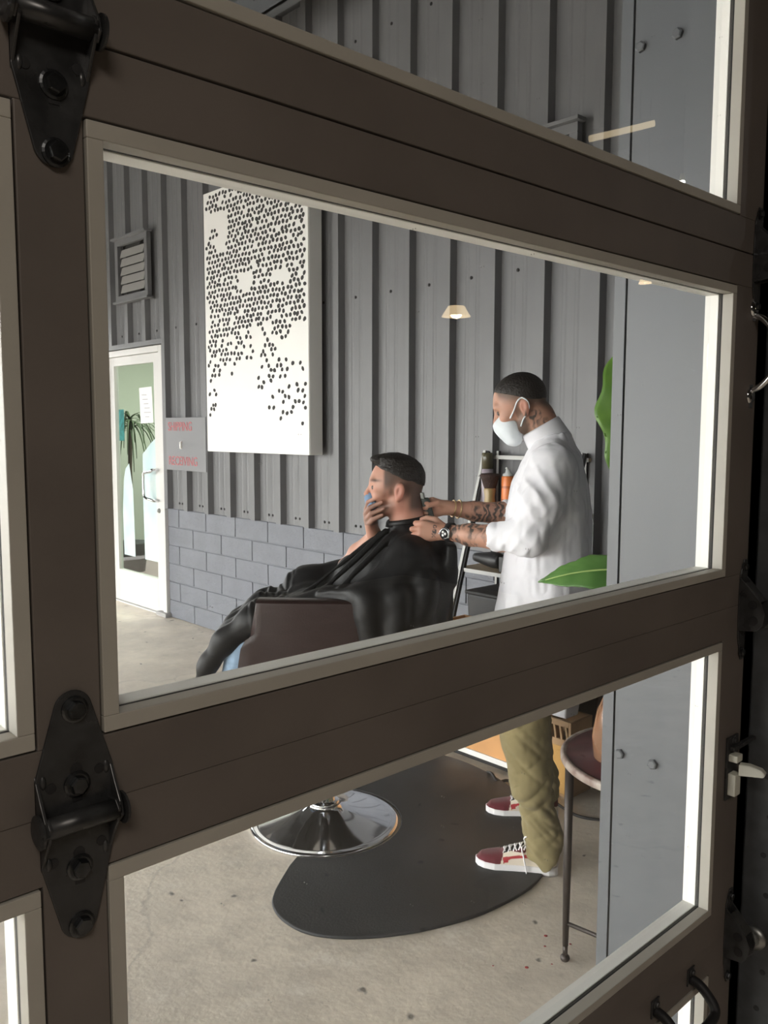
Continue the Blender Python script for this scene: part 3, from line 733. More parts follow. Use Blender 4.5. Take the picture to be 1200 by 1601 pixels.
# legs
for s in (-1, 1):
    body += chain([(-.065, s*.095, .93), (-.015, s*.185, .52), (-.070, s*.214, .10)], [.075, .048, .036], .04)
    body += [('u', RC((-.070, s*.214, .10), (-.085, s*.214, .06), .036, .034), .03), ('u', RC((-.09, s*.214, .052), (.05, s*.214, .046), .022, .014), .03)]
GLYPH = {'O': ('01110', '10001', '10001', '10001', '01110'), 'B': ('11110', '10001', '11110', '10001', '11110'), 'X': ('10001', '01010', '00100', '01010', '10001')}
def barber_mask(P):
    q = ((P-HO)@HR)/HK; x, y, z = q.T
    hd = (P[:, 2] > 1.49)
    # shaven sides, beard along the jaw
    hair = smooth01(z-(.046+.62*x), -.052, .002)*(x < .085-.10*np.clip(.13-z, 0, .03))
    hair = hair*(1-smooth01(x, .062, .080)*(z < .10))
    beard = smooth01(-z, .022, .045)*smooth01(x, -.012, .010)*smooth01(z, -.15, -.10)
    side = smooth01(-np.abs(x-.018), -.016, -.008)*smooth01(-z, -.05, .0)*smooth01(z, -.06, -.03)
    R = np.where(hd & (z > -.115), np.clip(np.maximum(np.maximum(hair, beard), side*.7), 0, 1), 0)
    ear = np.exp(-((x+.008)**2/.0004+(np.abs(y)-.085)**2/.0002+z**2/.0008))*hd
    R = R*(1-np.clip(ear*2, 0, 1))
    neck = smooth01(-x, -.02, .005)*smooth01(-z, .005, .03)*hd
    G = neck
    arm = (P[:, 0] > .09) & (P[:, 2] < 1.3)
    G = np.maximum(G, arm*(1-smooth01(P[:, 0], .268, .285)))
    Bl = np.clip(ear*1.6, 0, 1)
    Bl = np.maximum(Bl, .5*((P[:, 0] > .375) & (P[:, 2] < 1.3)))
    A = np.zeros(len(P))
    for gi, ch in enumerate('OBX'):
        u = (P[:, 0]-(.322+.002*gi))/.0026; w = (1.186-.0155*gi-P[:, 2])/.0026
        for r in range(5):
            for c in range(5):
                if GLYPH[ch][r][c] == '1':
                    A = np.maximum(A, ((np.abs(u-c) < .8) & (np.abs(w-r) < .7) & (P[:, 1] > .062))*1.0)
    return np.stack([R, G, Bl, A], 1)
ob = solid_mesh('body', body, (-.27, -.31, .02), (.45, .31, 1.74), .003, M['skin_barber'], BA, maskfn=barber_mask, smooth=1, dmax=.006)

# close-cropped hair
hair = [('u', PM(EL((-.004, 0, .046), (.1028, .0798, .0908)), HO, HR, HK), 0),
        ('i', PM(HS((1, 0, -.35), .052), HO, HR, HK), .004), ('i', PM(HS((.62, 0, -1), -.038), HO, HR, HK), .016)]
solid_mesh('hair', hair, (-.10, -.10, 1.55), (.16, .10, 1.74), .003, M['hair_dark'], BA, disp=lambda P: .0016*(vnoise(P*260)-.5), dmax=.004)

# face mask with ear loops
mk = [('u', PM(EL((.070, 0, -.052), (.050, .064, .060)), HO, HR, HK), 0), ('u', PM(EL((.095, 0, -.030), (.034, .036, .045)), HO, HR, HK), .02), ('u', PM(EL((.066, 0, -.095), (.035, .05, .030)), HO, HR, HK), .02),
      ('i', PM(HS((-1, 0, .50), -.032), HO, HR, HK), .006), ('i', PM(HS((.55, 0, 1), .052), HO, HR, HK), .006)]
solid_mesh('face_mask', mk, (-.02, -.09, 1.42), (.17, .09, 1.66), .003, M['mask_cloth'], BA, disp=lambda P: .0015*(vnoise(P*[60, 60, 90])-.5), dmax=.004)
for s in (-1, 1):
    mb = MB()
    def hp(x, y, z): return Vector(HO+HR@(_v((x, y, z))*HK))
    for path in ([(.055, .062, -.020), (.030, .074, .004), (.012, .081, .026), (-.004, .083, .036)], [(.028, .066, -.062), (.010, .074, -.040), (-.010, .080, -.026), (-.024, .084, -.006), (-.026, .085, .016), (-.014, .085, .034), (-.004, .083, .036)]):
        mb.tube(spline([hp(x, s*y, z) for x, y, z in path], 5), .0026, 8)
    mb.build('ear_loop', M['mask_cloth'], BA)
for s in (-1, 1):
    c = HO+HR@(_v((.087, s*.032, .013))*HK)
    MB().ball(tuple(c), .0095, 12, 8).build('eye', mat('dark_eye', lin(.10, .075, .065), .3), BA)  # eyeballs in one even dark brown

# shirt
def folds(a, b, c, amp):
    def f(P):
        return amp*(1.3*(vnoise(P*a, 1)-.5)+.8*(vnoise(P*b, 2)-.5)+.45*(vnoise(P*c, 3)-.5))
    return f
def swirl(P): 
    q = P.copy(); q[:, 2] += .35*P[:, 0]+.25*P[:, 1]; return q
def ridge(P, sc, seed): return 1-2*np.abs(vnoise(P*sc, seed)-.5)*2      # sharp crests, -1..1
def shirt_disp(P):
    q = P.copy(); q[:, 2] += .55*P[:, 0]+.30*P[:, 1]
    d = .010*(vnoise(q*[13, 10, 4.5], 1)-.5)+.0065*(ridge(q, [17, 13, 5], 4)*.5)+.003*ridge(P, [34, 30, 16], 7)
    el = np.exp(-(((P[:, 0]-.02)/.11)**2+((P[:, 2]-1.18)/.10)**2+((np.abs(P[:, 1])-.2)/.12)**2))
    w = P[:, 2]+P[:, 0]*1.2
    d += el*.0075*(np.abs(np.sin(w*52+2.6*vnoise(P*10, 5)))-.6)
    sh = np.exp(-(((P[:, 0]+.03)/.10)**2+((P[:, 2]-1.34)/.09)**2))*(np.abs(P[:, 1]) > .08)
    d += sh*.006*(np.abs(np.sin((P[:, 2]*.8-P[:, 0]*1.2)*48+2*vnoise(P*9, 6)))-.6)
    hem = np.clip((1.05-P[:, 2])/.28, 0, 1); d += hem*.008*np.sin(np.arctan2(P[:, 1], P[:, 0]+.06)*7+P[:, 2]*5)
    return d
shirt = [('u', ST([(.735, -.055, 0, .180, .225), (.82, -.056, 0, .172, .215), (.93, -.062, 0, .165, .205), (1.09, -.071, 0, .157, .197), (1.25, -.071, 0, .152, .205), (1.34, -.075, 0, .134, .208), (1.41, -.082, 0, .110, .195), (1.45, -.082, 0, .090, .165), (1.478, -.080, 0, .076, .115), (1.498, -.074, 0, .070, .078), (1.512, -.070, 0, .066, .068)], 2.2), 0)]
for s, el, cu in ((1, (-.012, .228, 1.168), (.108, .158, 1.160)), (-1, (.0, -.228, 1.200), (.090, -.190, 1.208))):
    shirt += [('u', RC((-.080, s*.165, 1.405), (-.045, s*.215, 1.29), .078, .074), .04), ('u', RC((-.045, s*.215, 1.29), el, .074, .062), .03), ('u', RC(el, cu, .062, .050), .025)]
    d = (_v(cu)-_v(el)); d /= np.linalg.norm(d); c = _v(cu)-d*.008
    shirt += [('u', RC(c-d*.016, c+d*.006, .0535, .0525), .004), ('s', RC(_v(cu)+d*.047, _v(cu)+d*.10, .056, .056), .002)]
shirt += [('u', RC((-.108, 0, 1.43), (-.088, 0, 1.495), .066, .060), .03)]+[('u', RC((-.088, s*.04, 1.475), (-.085, s*.16, 1.430), .036, .044), .03) for s in (-1, 1)]
shirt += [('s', RC((-.076, 0, 1.50), (-.045, 0, 1.60), .061, .063), .003)]
solid_mesh('shirt', shirt, (-.29, -.34, .71), (.20, .34, 1.56), .004, M['shirt'], BA, disp=shirt_disp, dmax=.02, smooth=2)
# collar: standing band folded over, lower in front
mb = MB(); n = 40; prof = [(.062, -.016), (.061, .026), (.0635, .031), (.0675, .026), (.0765, -.020), (.074, -.023), (.065, .010)]
rings = []
for k in range(n+1):
    a = math.radians(24+312*k/n); ca, sa = math.cos(a), math.sin(a)
    rings.append([(-.064+.022*(hh+.01)/.03+ca*r, sa*r, 1.502+hh*(1.2-.1*ca)-.034*ca) for r, hh in prof])
mb.loft(rings, True, True); mb.build('collar', M['shirt'], BA)

# trousers
def tr_disp(P):
    q = P.copy(); q[:, 2] += .75*P[:, 0]+.3*np.abs(P[:, 1]); q2 = P.copy(); q2[:, 2] -= .9*P[:, 0]
    low = np.exp(-((P[:, 2]-.19)/.12)**2)
    d = .012*(vnoise(P*[9, 9, 8], 11)-.5)+.007*ridge(q, [6, 6, 19], 12)*.8+.005*ridge(q2, [7, 7, 24], 16)*.8
    return d+low*.005*ridge(q2, [7, 7, 30], 17)+.0015*ridge(P, [45, 45, 45], 14)
tr = [('u', ST([(.86, -.068, 0, .125, .17), (.95, -.068, 0, .12, .165), (1.02, -.07, 0, .115, .16)]), 0)]
for s in (-1, 1):
    tr += [('u', RC((-.068, s*.085, .90), (-.03, s*.145, .70), .098, .098), .04)]
    tr += [('u', ST([(.022, -.078, s*.214, .060, .060), (.06, -.078, s*.214, .066, .064), (.12, -.078, s*.214, .074, .068), (.18, -.070, s*.213, .072, .068), (.215, -.062, s*.212, .068, .066), (.240, -.056, s*.210, .059, .060), (.262, -.045, s*.209, .072, .068), (.30, -.034, s*.206, .077, .072), (.38, -.020, s*.20, .088, .080), (.48, -.004, s*.19, .093, .086), (.58, -.004, s*.175, .098, .09), (.72, -.03, s*.15, .105, .10)]), .03)]
solid_mesh('trousers', tr+[('i', HS((.55, 0, -1), -.070), .003), ('i', HS((-.95, 0, -1), .052), .003)], (-.24, -.33, 0.0), (.16, .33, 1.03), .004, M['khaki'], BA, disp=tr_disp, dmax=.024, smooth=1)
# pocket flap and knee seam on the near leg
# sneakers
M['suede_red'] = cloth_mat('burgundy_suede', lin(.125, .020, .028), noise=.2, nscale=90)
M['canvas_cream'] = cloth_mat('cream_canvas', lin(.70, .62, .50))
M['stripe_red'] = mat('red_side_stripe', lin(.42, .03, .04), .5)
M['sole'] = mat('white_rubber_sole', lin(.74, .72, .72), .55)
M['lace'] = cloth_mat('white_lace', lin(.80, .78, .80))
def sneaker(parent, fx, ly, yaw, name='sneaker', mats=None, lbl=None, sole_c=None, lift=0.0, ground=0.0, pitch=0):
    e = empty(name, (fx, ly, ground), math.radians(yaw)); e.parent = parent
    if pitch: e.rotation_euler[1] = math.radians(pitch)
    if lbl: e['label'] = lbl
    N1 = 100; N2 = 64
    def plan(t):        # half widths along the foot, heel at -.13, toe at .15
        x = -.130+.280*t
        hw = np.interp(t, [0, .03, .10, .30, .55, .75, .88, .96, 1], [.008, .020, .030, .031, .037, .044, .038, .024, .006])
        return x, hw
    rings = []
    for i in range(N1+1):
        x, hw = plan(i/N1); rings.append([(x*1.015, hw*1.06*c, z) for c, z in ((-1, .0), (-1.03, .010), (-1.0, .028), (-.9, .033), (.9, .033), (1.0, .028), (1.03, .010), (1, .0))])
    MB().loft(rings, True, True).build('sole', sole_c or M['sole'], e)
    mb = MB(); rings = []
    for i in range(N1+1):
        t = i/N1; x, hw = plan(t)
        H = np.interp(t, [0, .04, .15, .30, .42, .55, .70, .85, .94, 1], [.075, .083, .086, .090, .094, .082, .064, .055, .050, .034])
        r = []
        for j in range(N2+1):
            a = math.pi*j/N2; ca, sa = math.cos(a), math.sin(a)
            wy = hw*.98*(abs(ca)**.75)*(1 if ca > 0 else -1); zz = .028+(H-.028)*(abs(sa)**.62)
            if .06 < t < .40: wy *= 1-.22*abs(sa)
            r.append((x, wy, zz))
        rings.append(r)
    vs = [p for r in rings for p in r]; fs = []; ms = []
    for i in range(N1):
        for j in range(N2):
            fs.append((i*(N2+1)+j, i*(N2+1)+j+1, (i+1)*(N2+1)+j+1, (i+1)*(N2+1)+j))
            c = [sum(vs[q][k] for q in fs[-1])/4 for k in range(3)]; x, y, z = c; top = math.sin(math.pi*(j+.5)/N2)
            mi = 1
            if x > .055+.25*(.06-z): mi = 0                         # toe box
            elif top > .86 and x > -.03: mi = 2                     # tongue
            elif x < -.095 and z > .05: mi = 0                      # heel tab
            else:
                zs = .058+.006*math.sin((x+.13)*20)-.10*max(0, x-.01)  # waving side stripe
                if abs(z-zs) < .0050 and -.11 < x < .055: mi = 3
                elif .036 < x < .052 and abs(z-zs+.010) < .0052: mi = 3
                elif z > .076 and x > -.05: mi = 0
            ms.append(mi)
    mb.add(vs, fs, True); mb.m = ms
    mm = mats or [M['suede_red'], M['canvas_cream'], M['rubber'], M['stripe_red']]
    mb.build('upper', mm, e)
    mb = MB()
    for k in range(5):
        x = .050-.018*k; t = (x+.13)/.28; H = float(np.interp(t, [.30, .42, .55, .70, .85], [.090, .094, .082, .064, .055]))+.003
        mb.tube(spline([(x-.006, -.024, H-.010), (x+.004, 0, H+.002), (x-.006, .024, H-.010)], 5), .0026, 7)
        mb.tube(spline([(x-.012, -.024, H-.008), (x-.004, 0, H+.004), (x+.006, .024, H-.012)], 5), .0026, 7)
    if not lift:
        mb.tube(spline([(-.026, .006, .098), (-.016, .020, .122), (-.024, .028, .134), (-.036, .022, .122), (-.026, .006, .098)], 6), .0026, 7)
        mb.tube(spline([(-.026, .004, .098), (-.010, .034, .098), (-.016, .042, .070), (-.024, .045, .035), (-.028, .046, .012)], 6), .0024, 7)
    mb.build('laces', M['lace'], e)
    return e
sneaker(BA, 0.005, .216, -3); sneaker(BA, -.005, -.214, 2)

# watch and bracelets
w = empty('wristwatch', (.272, .068, 1.160)); w.parent = BA
dx = _v(L_wr)-_v((.20, .105, 1.158)); dx /= np.linalg.norm(dx); RW = axes(dx)
def wp(a, b, c): return tuple(RW@_v((a, b, c)))
mb = MB(); rings = []
for k in range(29):
    a = 2*math.pi*k/28
    rings.append([wp(q, (.0315+t)*math.cos(a), (.0325+t)*math.sin(a)) for q, t in ((-.010, 0), (-.010, .003), (.010, .003), (.010, 0))])
mb.loft(rings, False, True); mb.build('strap', M['rubber'], w)
mb = MB().lathe([(.021, -.004), (.0215, 0), (.0215, .006), (.019, .0085), (.0175, .009)], wp(0, .034, 0), 32, wp(0, 1, 0)); mb.tube([wp(.020, .037, -.002), wp(.027, .037, -.002)], .003, 8)
mb.build('case', M['chrome'], w)
mb = MB().lathe([(.0172, 0), (.0172, .0006), (0, .0008)], wp(0, .0432, 0), 28, wp(0, 1, 0)); mb.cur = 1
for (a, c) in ((-.006, .0), (.004, .006), (.004, -.006)): mb.lathe([(.0045, 0), (.0045, .0004), (0, .0005)], wp(a, .0439, c), 14, wp(0, 1, 0))
mb.build('dial', [mat('black_watch_dial', lin(.02, .02, .022), .25), mat('silver_subdial', lin(.7, .7, .7), .4)], w)
mb = MB(); dxr = _v(R_wr)-_v((.20, -.145, 1.218)); dxr /= np.linalg.norm(dxr); RB_ = axes(dxr)
for off, rr in ((-.012, .0315), (-.034, .0345)):
    mb2 = []
    for k in range(25):
        a = 2*math.pi*k/24; mb2.append(tuple(_v(R_wr)+RB_@_v((off, rr*math.cos(a), rr*math.sin(a)))))
    mb.tube(mb2, .0028, 8, cap=False)
mb.build('bracelet', mat('gold_bracelet', lin(.62, .45, .25), .3, metal=1), BA)

# clippers in the right hand
cl = empty('hair_clippers', (2.46, 1.88, 0), math.atan2(.801, -.598), label='dark grey hair clippers held at the nape of the seated one', cat='hair clippers')
mb = MB(); R = axes((.30, .05, 1))
mb.loft([[tuple(_v((.352+.30*t*.115, -.066, 1.165+.108*t))+_v((a*w, b*w2, 0))) for a, b in ((-1, -.6), (-.6, -1), (.6, -1), (1, -.6), (1, .6), (.6, 1), (-.6, 1), (-1, .6))] for t, w, w2 in ((0, .010, .010), (.05, .014, .013), (.35, .016, .014), (.75, .0175, .016), (.92, .018, .017), (1, .015, .015))])
mb.build('housing', mat('dark_clipper_plastic', lin(.045, .055, .05), .4), cl)
mb = MB().obox((.392, -.066, 1.281), (.006, 0, .001), (0, .018, 0), (.002, 0, .011)); mb.build('blade', M['steel'], cl, bevel=.001)
# ------------------------------------------------------------------ the client in the chair
CL = empty('person', (2.012, 2.496, 0), math.atan2(.684, -.730), label='person sitting in the barber chair under a black cape, hand over mouth', cat='person')
CO = _v((-.277, 0, 1.298)); CR = rot_pitch(-1)
cb = [('u', ST([(.70, -.30, 0, .13, .17), (.85, -.31, 0, .11, .15), (1.0, -.33, 0, .105, .165), (1.09, -.34, 0, .085, .165), (1.15, -.335, 0, .055, .08)]), 0)]
cb += [('u', RC((-.340, 0, 1.10), (-.305, 0, 1.24), .066, .060), .04)]
cb += placed(head_ops(), CO, CR, 1.0)
# left arm lies in the lap, right arm is raised to the face
cb += chain([(-.34, .16, 1.06), (-.24, .20, .92), (-.02, .13, .865), (.05, .06, .86)], [.05, .040, .032, .026], .03)
cb += chain([(-.34, -.17, 1.07), (-.20, -.20, .98), (-.085, -.165, .975)], [.05, .044, .040], .03)
cb += chain([(-.085, -.165, .975), (-.13, -.095, 1.045), (-.197, -.022, 1.128)], [.040, .038, .026], .02)
PK = [(-.166, -.004, 1.229), (-.163, .008, 1.211), (-.166, .016, 1.191), (-.172, .020, 1.172)]
MJ = [(-.172, .032, 1.257), (-.178, .042, 1.238), (-.184, .046, 1.216), (-.189, .045, 1.194)]
TP = [(-.206, .054, 1.279), (-.222, .062, 1.259), (-.229, .063, 1.236), (-.224, .060, 1.212)]
for i in range(4):
    wr = (-.193+.003*i, -.020+.004*i, 1.135-.002*i)
    cb += [('u', RC(wr, PK[i], .018, .0125), .012), ('u', RC(PK[i], MJ[i], .0112, .0098), .003), ('u', RC(MJ[i], TP[i], .0095, .0072), .002)]
cb += [('u', RC((-.195, -.030, 1.150), (-.188, -.050, 1.195), .016, .012), .01), ('u', RC((-.188, -.050, 1.195), (-.205, -.058, 1.235), .0115, .009), .004)]
for s in (-1, 1):
    cb += chain([(-.24, s*.09, .78), (.27, s*.115, .775), (.355, s*.12, .35)], [.075, .045, .038], .04)
    cb += [('u', RC((.36, s*.12, .345), (.46, s*.125, .335), .034, .026), .02)]
def client_mask(P):
    q = ((P-CO)@CR); x, y, z = q.T; hd = P[:, 2] > 1.17
    fade = smooth01(z-(.012+.62*np.minimum(x, 0)), -.040, .026)*smooth01(-x, -.056, -.042-.0)
    back = smooth01(-x, .030, .060)*smooth01(z, -.09, -.05)
    beard = smooth01(-z, .025, .05)*smooth01(x, -.005, .02)*.55
    side = np.exp(-((x-.022)/.014)**2)*smooth01(z, -.03, .0)*.8
    brow = np.exp(-((z-.040)/.005)**2-((x-.082)/.022)**2)*(np.abs(y) > .012)
    R = np.where(hd, np.clip(np.maximum.reduce([fade, back, beard, side, brow]), 0, 1), 0)
    ear = np.exp(-((x+.008)**2/.0004+(np.abs(y)-.085)**2/.0002+z**2/.0008))*hd
    R = R*(1-np.clip(ear*2.2, 0, 1))
    nail = np.zeros(len(P))
    for t in TP: nail = np.maximum(nail, np.exp(-np.sum((P-_v(t)-_v((-.001, .008, .0)))**2, 1)/.00003))
    Bl = np.clip(ear*1.6+.6*np.exp(-((x+.01)**2+(z+.07)**2)/.0015)*hd, 0, 1)
    return np.stack([R, np.zeros(len(P)), Bl, np.zeros(len(P))], 1)
solid_mesh('body', cb, (-.48, -.31, .30), (.52, .31, 1.47), .003, M['skin_client'], CL, maskfn=client_mask, smooth=1, dmax=.006)
for s in (-1, 1):
    c = CO+CR@_v((.086, s*.032, .013)); MB().ball(tuple(c), .0095, 12, 8).build('eye', mat('dark_eye', lin(.10, .075, .065), .3), CL)
# hair: longer on top, pushed up over the forehead, faded at sides and back
hr = [('u', EL(tuple(CO+_v((-.005, 0, .048))), (.1035, .0800, .0910)), 0), ('u', EL(tuple(CO+_v((.030, 0, .116))), (.062, .056, .024)), .02), ('u', EL(tuple(CO+_v((.074, 0, .116))), (.028, .042, .015)), .012),
      ('i', HS((1, 0, -2.6), float(CO[0]+.052-2.6*(CO[2]+.076))), .010), ('i', HS((.75, 0, -1), float(.75*(CO[0])-(CO[2]+.030))), .020)]
def strands(P): 
    return .004*(vnoise(P*[60, 220, 220], 21)-.5)+.003*(vnoise(P*[40, 90, 60], 22)-.5)
solid_mesh('hair', hr, (-.42, -.11, 1.24), (-.13, .11, 1.47), .003, M['hair_dark'], CL, disp=strands, dmax=.006)
solid_mesh('face_mask', [('u', EL((-.186, 0, 1.252), (.026, .046, .036)), 0), ('u', EL((-.176, 0, 1.272), (.020, .022, .020)), .012)], (-.24, -.07, 1.19), (-.14, .07, 1.31), .0025, cloth_mat('blue_mask_paper', lin(.16, .25, .38)), CL)
# grey t-shirt neck showing above the cape
solid_mesh('shirt', [('u', ST([(.95, -.33, 0, .115, .17), (1.08, -.335, 0, .095, .17), (1.13, -.325, 0, .082, .10), (1.158, -.318, 0, .078, .078)]), 0), ('s', RC((-.335, 0, 1.12), (-.30, 0, 1.25), .066, .064), .004)], (-.47, -.2, .93), (-.2, .2, 1.18), .005, cloth_mat('grey_tshirt', lin(.20, .22, .22)), CL)
# jeans
jn = [('u', ST([(.68, -.29, 0, .14, .18), (.80, -.30, 0, .13, .175), (.92, -.31, 0, .12, .165)]), 0)]
for s in (-1, 1): jn += [('u', RC((-.24, s*.09, .78), (.275, s*.115, .765), .085, .052), .04), ('u', RC((.290, s*.115, .755), (.352, s*.12, .36), .056, .058), .03)]
solid_mesh('jeans', jn, (-.46, -.23, .30), (.47, .23, .95), .005, M['denim'], CL, disp=lambda P: .010*(vnoise(P*[16, 16, 14], 31)-.5), dmax=.012)
for s in (-1, 1):
    sneaker(CL, .452, s*.125, 0, 'shoe', [M['rubber']]*4, lift=1, ground=.295, sole_c=M['sole'])

# cape: one black sheet over shoulders, arms, lap and knees
cp = [('u', ST([(.80, -.30, 0, .19, .25), (.95, -.315, 0, .165, .245), (1.02, -.335, 0, .150, .240), (1.08, -.345, 0, .118, .215), (1.12, -.342, 0, .098, .165), (1.155, -.330, 0, .086, .105), (1.185, -.318, 0, .080, .080)], 2.3), 0)]
cp += [('u', RC((-.33, .16, 1.07), (-.20, .215, .93), .075, .075), .05), ('u', RC((-.20, .215, .93), (-.02, .15, .90), .072, .06), .05)]
cp += [('u', RC((-.33, -.16, 1.07), (-.18, -.20, .96), .075, .07), .05), ('u', RC((-.19, -.185, .955), (-.06, -.18, .945), .055, .050), .05)]
cp += [('u', RC((-.08, -.175, .915), (.09, -.165, .900), .060, .060), .05), ('u', RC((.08, -.16, .892), (.125, -.15, .83), .056, .05), .05), ('u', RC((-.05, -.25, .93), (.08, -.25, .91), .05, .05), .04)]
for l in (-.17, -.06, .05, .15):
    cp += [('u', RC((-.22, l, .86), (.05, l, .85), .085, .072), .06), ('u', RC((.05, l, .85), (.245, l, .835), .066, .052), .06),
           ('u', RC((.245, l, .835), (.345, l, .765), .050, .046), .05), ('u', RC((.345, l, .765), (.415, l*1.0, .665), .040, .030), .04)]
cp += [('u', RC((.405, .15, .68), (.455, .13, .570), .032, .022), .03), ('u', RC((.405, .05, .68), (.462, .06, .565), .032, .020), .03), ('u', RC((.41, .10, .67), (.463, .095, .560), .03, .020), .03)]
cp += [('u', RC((-.42, .07, 1.09), (-.462, .12, 1.02), .050, .035), .04)]
# long gathers running from the neck down into the lap
for a, b, r in (((-.235, .045, 1.150), (-.020, .135, .955), .016), ((-.262, .085, 1.145), (-.075, .20, .960), .017), ((-.215, .00, 1.135), (.06, .075, .925), .015), ((-.285, .115, 1.125), (-.15, .235, .965), .014), ((-.12, .265, .965), (.00, .20, .945), .016), ((-.09, .245, .93), (.06, .19, .905), .013), ((.10, .10, .905), (.30, .13, .845), .010), ((.20, .16, .885), (.37, .165, .755), .011), ((.27, .08, .865), (.43, .10, .64), .010)):
    cp += [('u', RC(a, b, r, r*.8), .018)]
cp += [('u', RC((-.16, .265, .94), (-.20, .285, .70), .050, .036), .04), ('u', RC((-.28, .262, .95), (-.27, .272, .66), .050, .036), .04), ('u', RC((-.38, .235, .97), (-.325, .235, .66), .052, .036), .04), ('u', RC((-.44, .16, .98), (-.36, .17, .68), .048, .030), .04), ('u', RC((-.465, .03, 1.0), (-.38, .05, .70), .040, .030), .04)]
cp += [('u', RC((-.30, -.02, 1.06), (-.12, -.08, .97), .085, .080), .05), ('u', RC((-.12, -.20, .935), (.09, -.185, .925), .062, .060), .05), ('u', RC((.05, -.17, .915), (.13, -.16, .86), .058, .05), .05)]
cp += [('u', BX((-.470, .155, 1.045), (.020, .035, .075), .012), .02)]
cp += [('s', RC((-.345, 0, 1.12), (-.285, 0, 1.27), .067, .066), .004), ('i', HS((-.9, 0, -1), -.9*.33-.625+.0+.0), .01)]
cp = [t for t in cp if not isinstance(t[1], HS)]
def cape_disp(P):
    al = P[:, 0]*.86-P[:, 2]*.51; ac = P[:, 0]*.51+P[:, 2]*.86
    dn = np.clip((P[:, 0]-.12)/.14, 0, 1)[:, None]
    q = np.stack([al*3.0, ac*12, P[:, 1]*12], 1)*(1-dn)+np.stack([al*2.0+3, ac*5, P[:, 1]*12], 1)*dn
    return .009*ridge(q, 1.0, 41)*.7+.009*(vnoise(q*1.8, 42)-.5)+.0012*(vnoise(P*[40, 40, 40], 43)-.5)
solid_mesh('cape', cp, (-.56, -.36, .52), (.52, .37, 1.22), .004, M['cape'], CL, disp=cape_disp, dmax=.022, smooth=2)
# neck band of the cape
mb = MB(); rings = []
for k in range(33):
    a = 2*math.pi*k/32
    rings.append([(-.315+(.070+t)*math.cos(a), (.070+t)*math.sin(a), 1.178+q-.012*math.cos(a)) for q, t in ((0, 0), (.018, -.002), (.020, .003), (.014, .007), (-.004, .010))])
mb.loft(rings, False, True); mb.build('cape_collar', M['cape'], CL)

# ------------------------------------------------------------------ barber chair
CH = empty('barber_chair', (2.012, 2.496, 0), math.atan2(.684, -.730), label='dark brown leather barber chair on a round chrome pedestal', cat='chair')
M['leather'] = mat('dark_brown_leather', lin(.024, .0105, .0095), .34, spec=.45, noise=.12, nscale=8, bump=.10, bscale=180, rnoise=.05)
# tub shell: arms and back in one sweep
path = [(.215, .275), (.10, .285), (-.05, .290), (-.20, .288), (-.32, .270), (-.405, .215), (-.452, .120), (-.465, 0)]
path = path+[(a, -b) for a, b in path[-2:0:-1]]+[(.125, -.283)]
sp = spline([(a, b, 0) for a, b in path], 6); n = len(sp); rings = []
for i, p in enumerate(sp):
    t = (sp[min(i+1, n-1)]-sp[max(i-1, 0)]).normalized(); nr = Vector((t.y, -t.x, 0))          # outward or inward
    if nr.dot(Vector((p.x+.1, p.y, 0))) < 0: nr = -nr
    back = float(smooth01(np.array([-p.x]), .10, .40)[0]); top = .930+.060*back; end = i < 3 or i > n-4
    ed = 1.0 if (i == 0 or i == n-1) else (.55 if (i in (1, n-2)) else (.2 if i in (2, n-3) else 0))
    def sh(z):      # how the front edge steps forward low down
        return ed*float(np.interp(z, [.45, .62, .76, .79, .815, .84, .93], [.085, .078, .056, .040, .006, 0, 0]))
    def inn(z): return back*float(np.interp(z, [.50, .75, 1.0], [.26, .135, .0]))*1.0
    th = .075-.02*back; row = []
    zs = [.50, .56, .62, .70, .76, .79, .815, .84, .88, top-.022, top-.006]
    for z in zs: row.append((p.x+sh(z)+inn(z)*(1 if abs(nr.x) > .05 else 0)*abs(nr.x), p.y*(1-.10*back*float(np.interp(z, [.5, 1], [1, 0]))), z))
    for k in range(1, 6):
        a = math.pi*k/6; c = p-nr*th*.5; row.append((c.x+nr.x*th*.5*math.cos(a)+sh(top), c.y+nr.y*th*.5*math.cos(a), top-.006+.012*math.sin(a)))
    for z in zs[::-1]:
        c = p-nr*th; row.append((c.x+sh(z)+inn(z)*abs(nr.x), c.y*(1-.10*back*float(np.interp(z, [.5, 1], [1, 0]))), z))
    rings.append(row)
MB().loft(rings, True, True).build('tub_shell', M['leather'], CH, bevel=.004)
mb = MB().loft([[(-.30, -.19, z) , (.26, -.19, z), (.275, -.17, z), (.275, .17, z), (.26, .19, z), (-.30, .19, z)] for z in (.52, .54, .66, .685)], True, False)
mb.build('seat_cushion', M['leather'], CH, bevel=.02)
mb = MB().box(-.26, .22, -.21, .21, .44, .505); mb.build('under_frame', M['black_steel'], CH, bevel=.01)
mb = MB().lathe([(.085, .40), (.085, .43), (.05, .44)], (0, 0, 0), 28); mb.lathe([(.030, .06), (.030, .41)], (0, 0, 0), 28)
mb.build('hydraulic_column', M['chrome'], CH)
mb = MB().lathe([(.0, .0005), (.286, .0005), (.289, .006), (.286, .012), (.275, .014), (.266, .013), (.255, .0155), (.20, .028), (.14, .043), (.10, .056), (.072, .068), (.062, .074), (.058, .080), (.060, .086), (.056, .092), (.044, .094), (.040, .096), (.040, .13), (.030, .131)], (0, 0, 0), 72)
mb.build('base_disc', M['chrome'], CH)
mb = MB().tube([(.18, -.07, .47), (.36, -.07, .30)], .012, 10).tube([(.18, .07, .47), (.36, .07, .30)], .012, 10).box(.32, .56, -.18, .18, .270, .292)
mb.build('footrest', M['chrome'], CH)

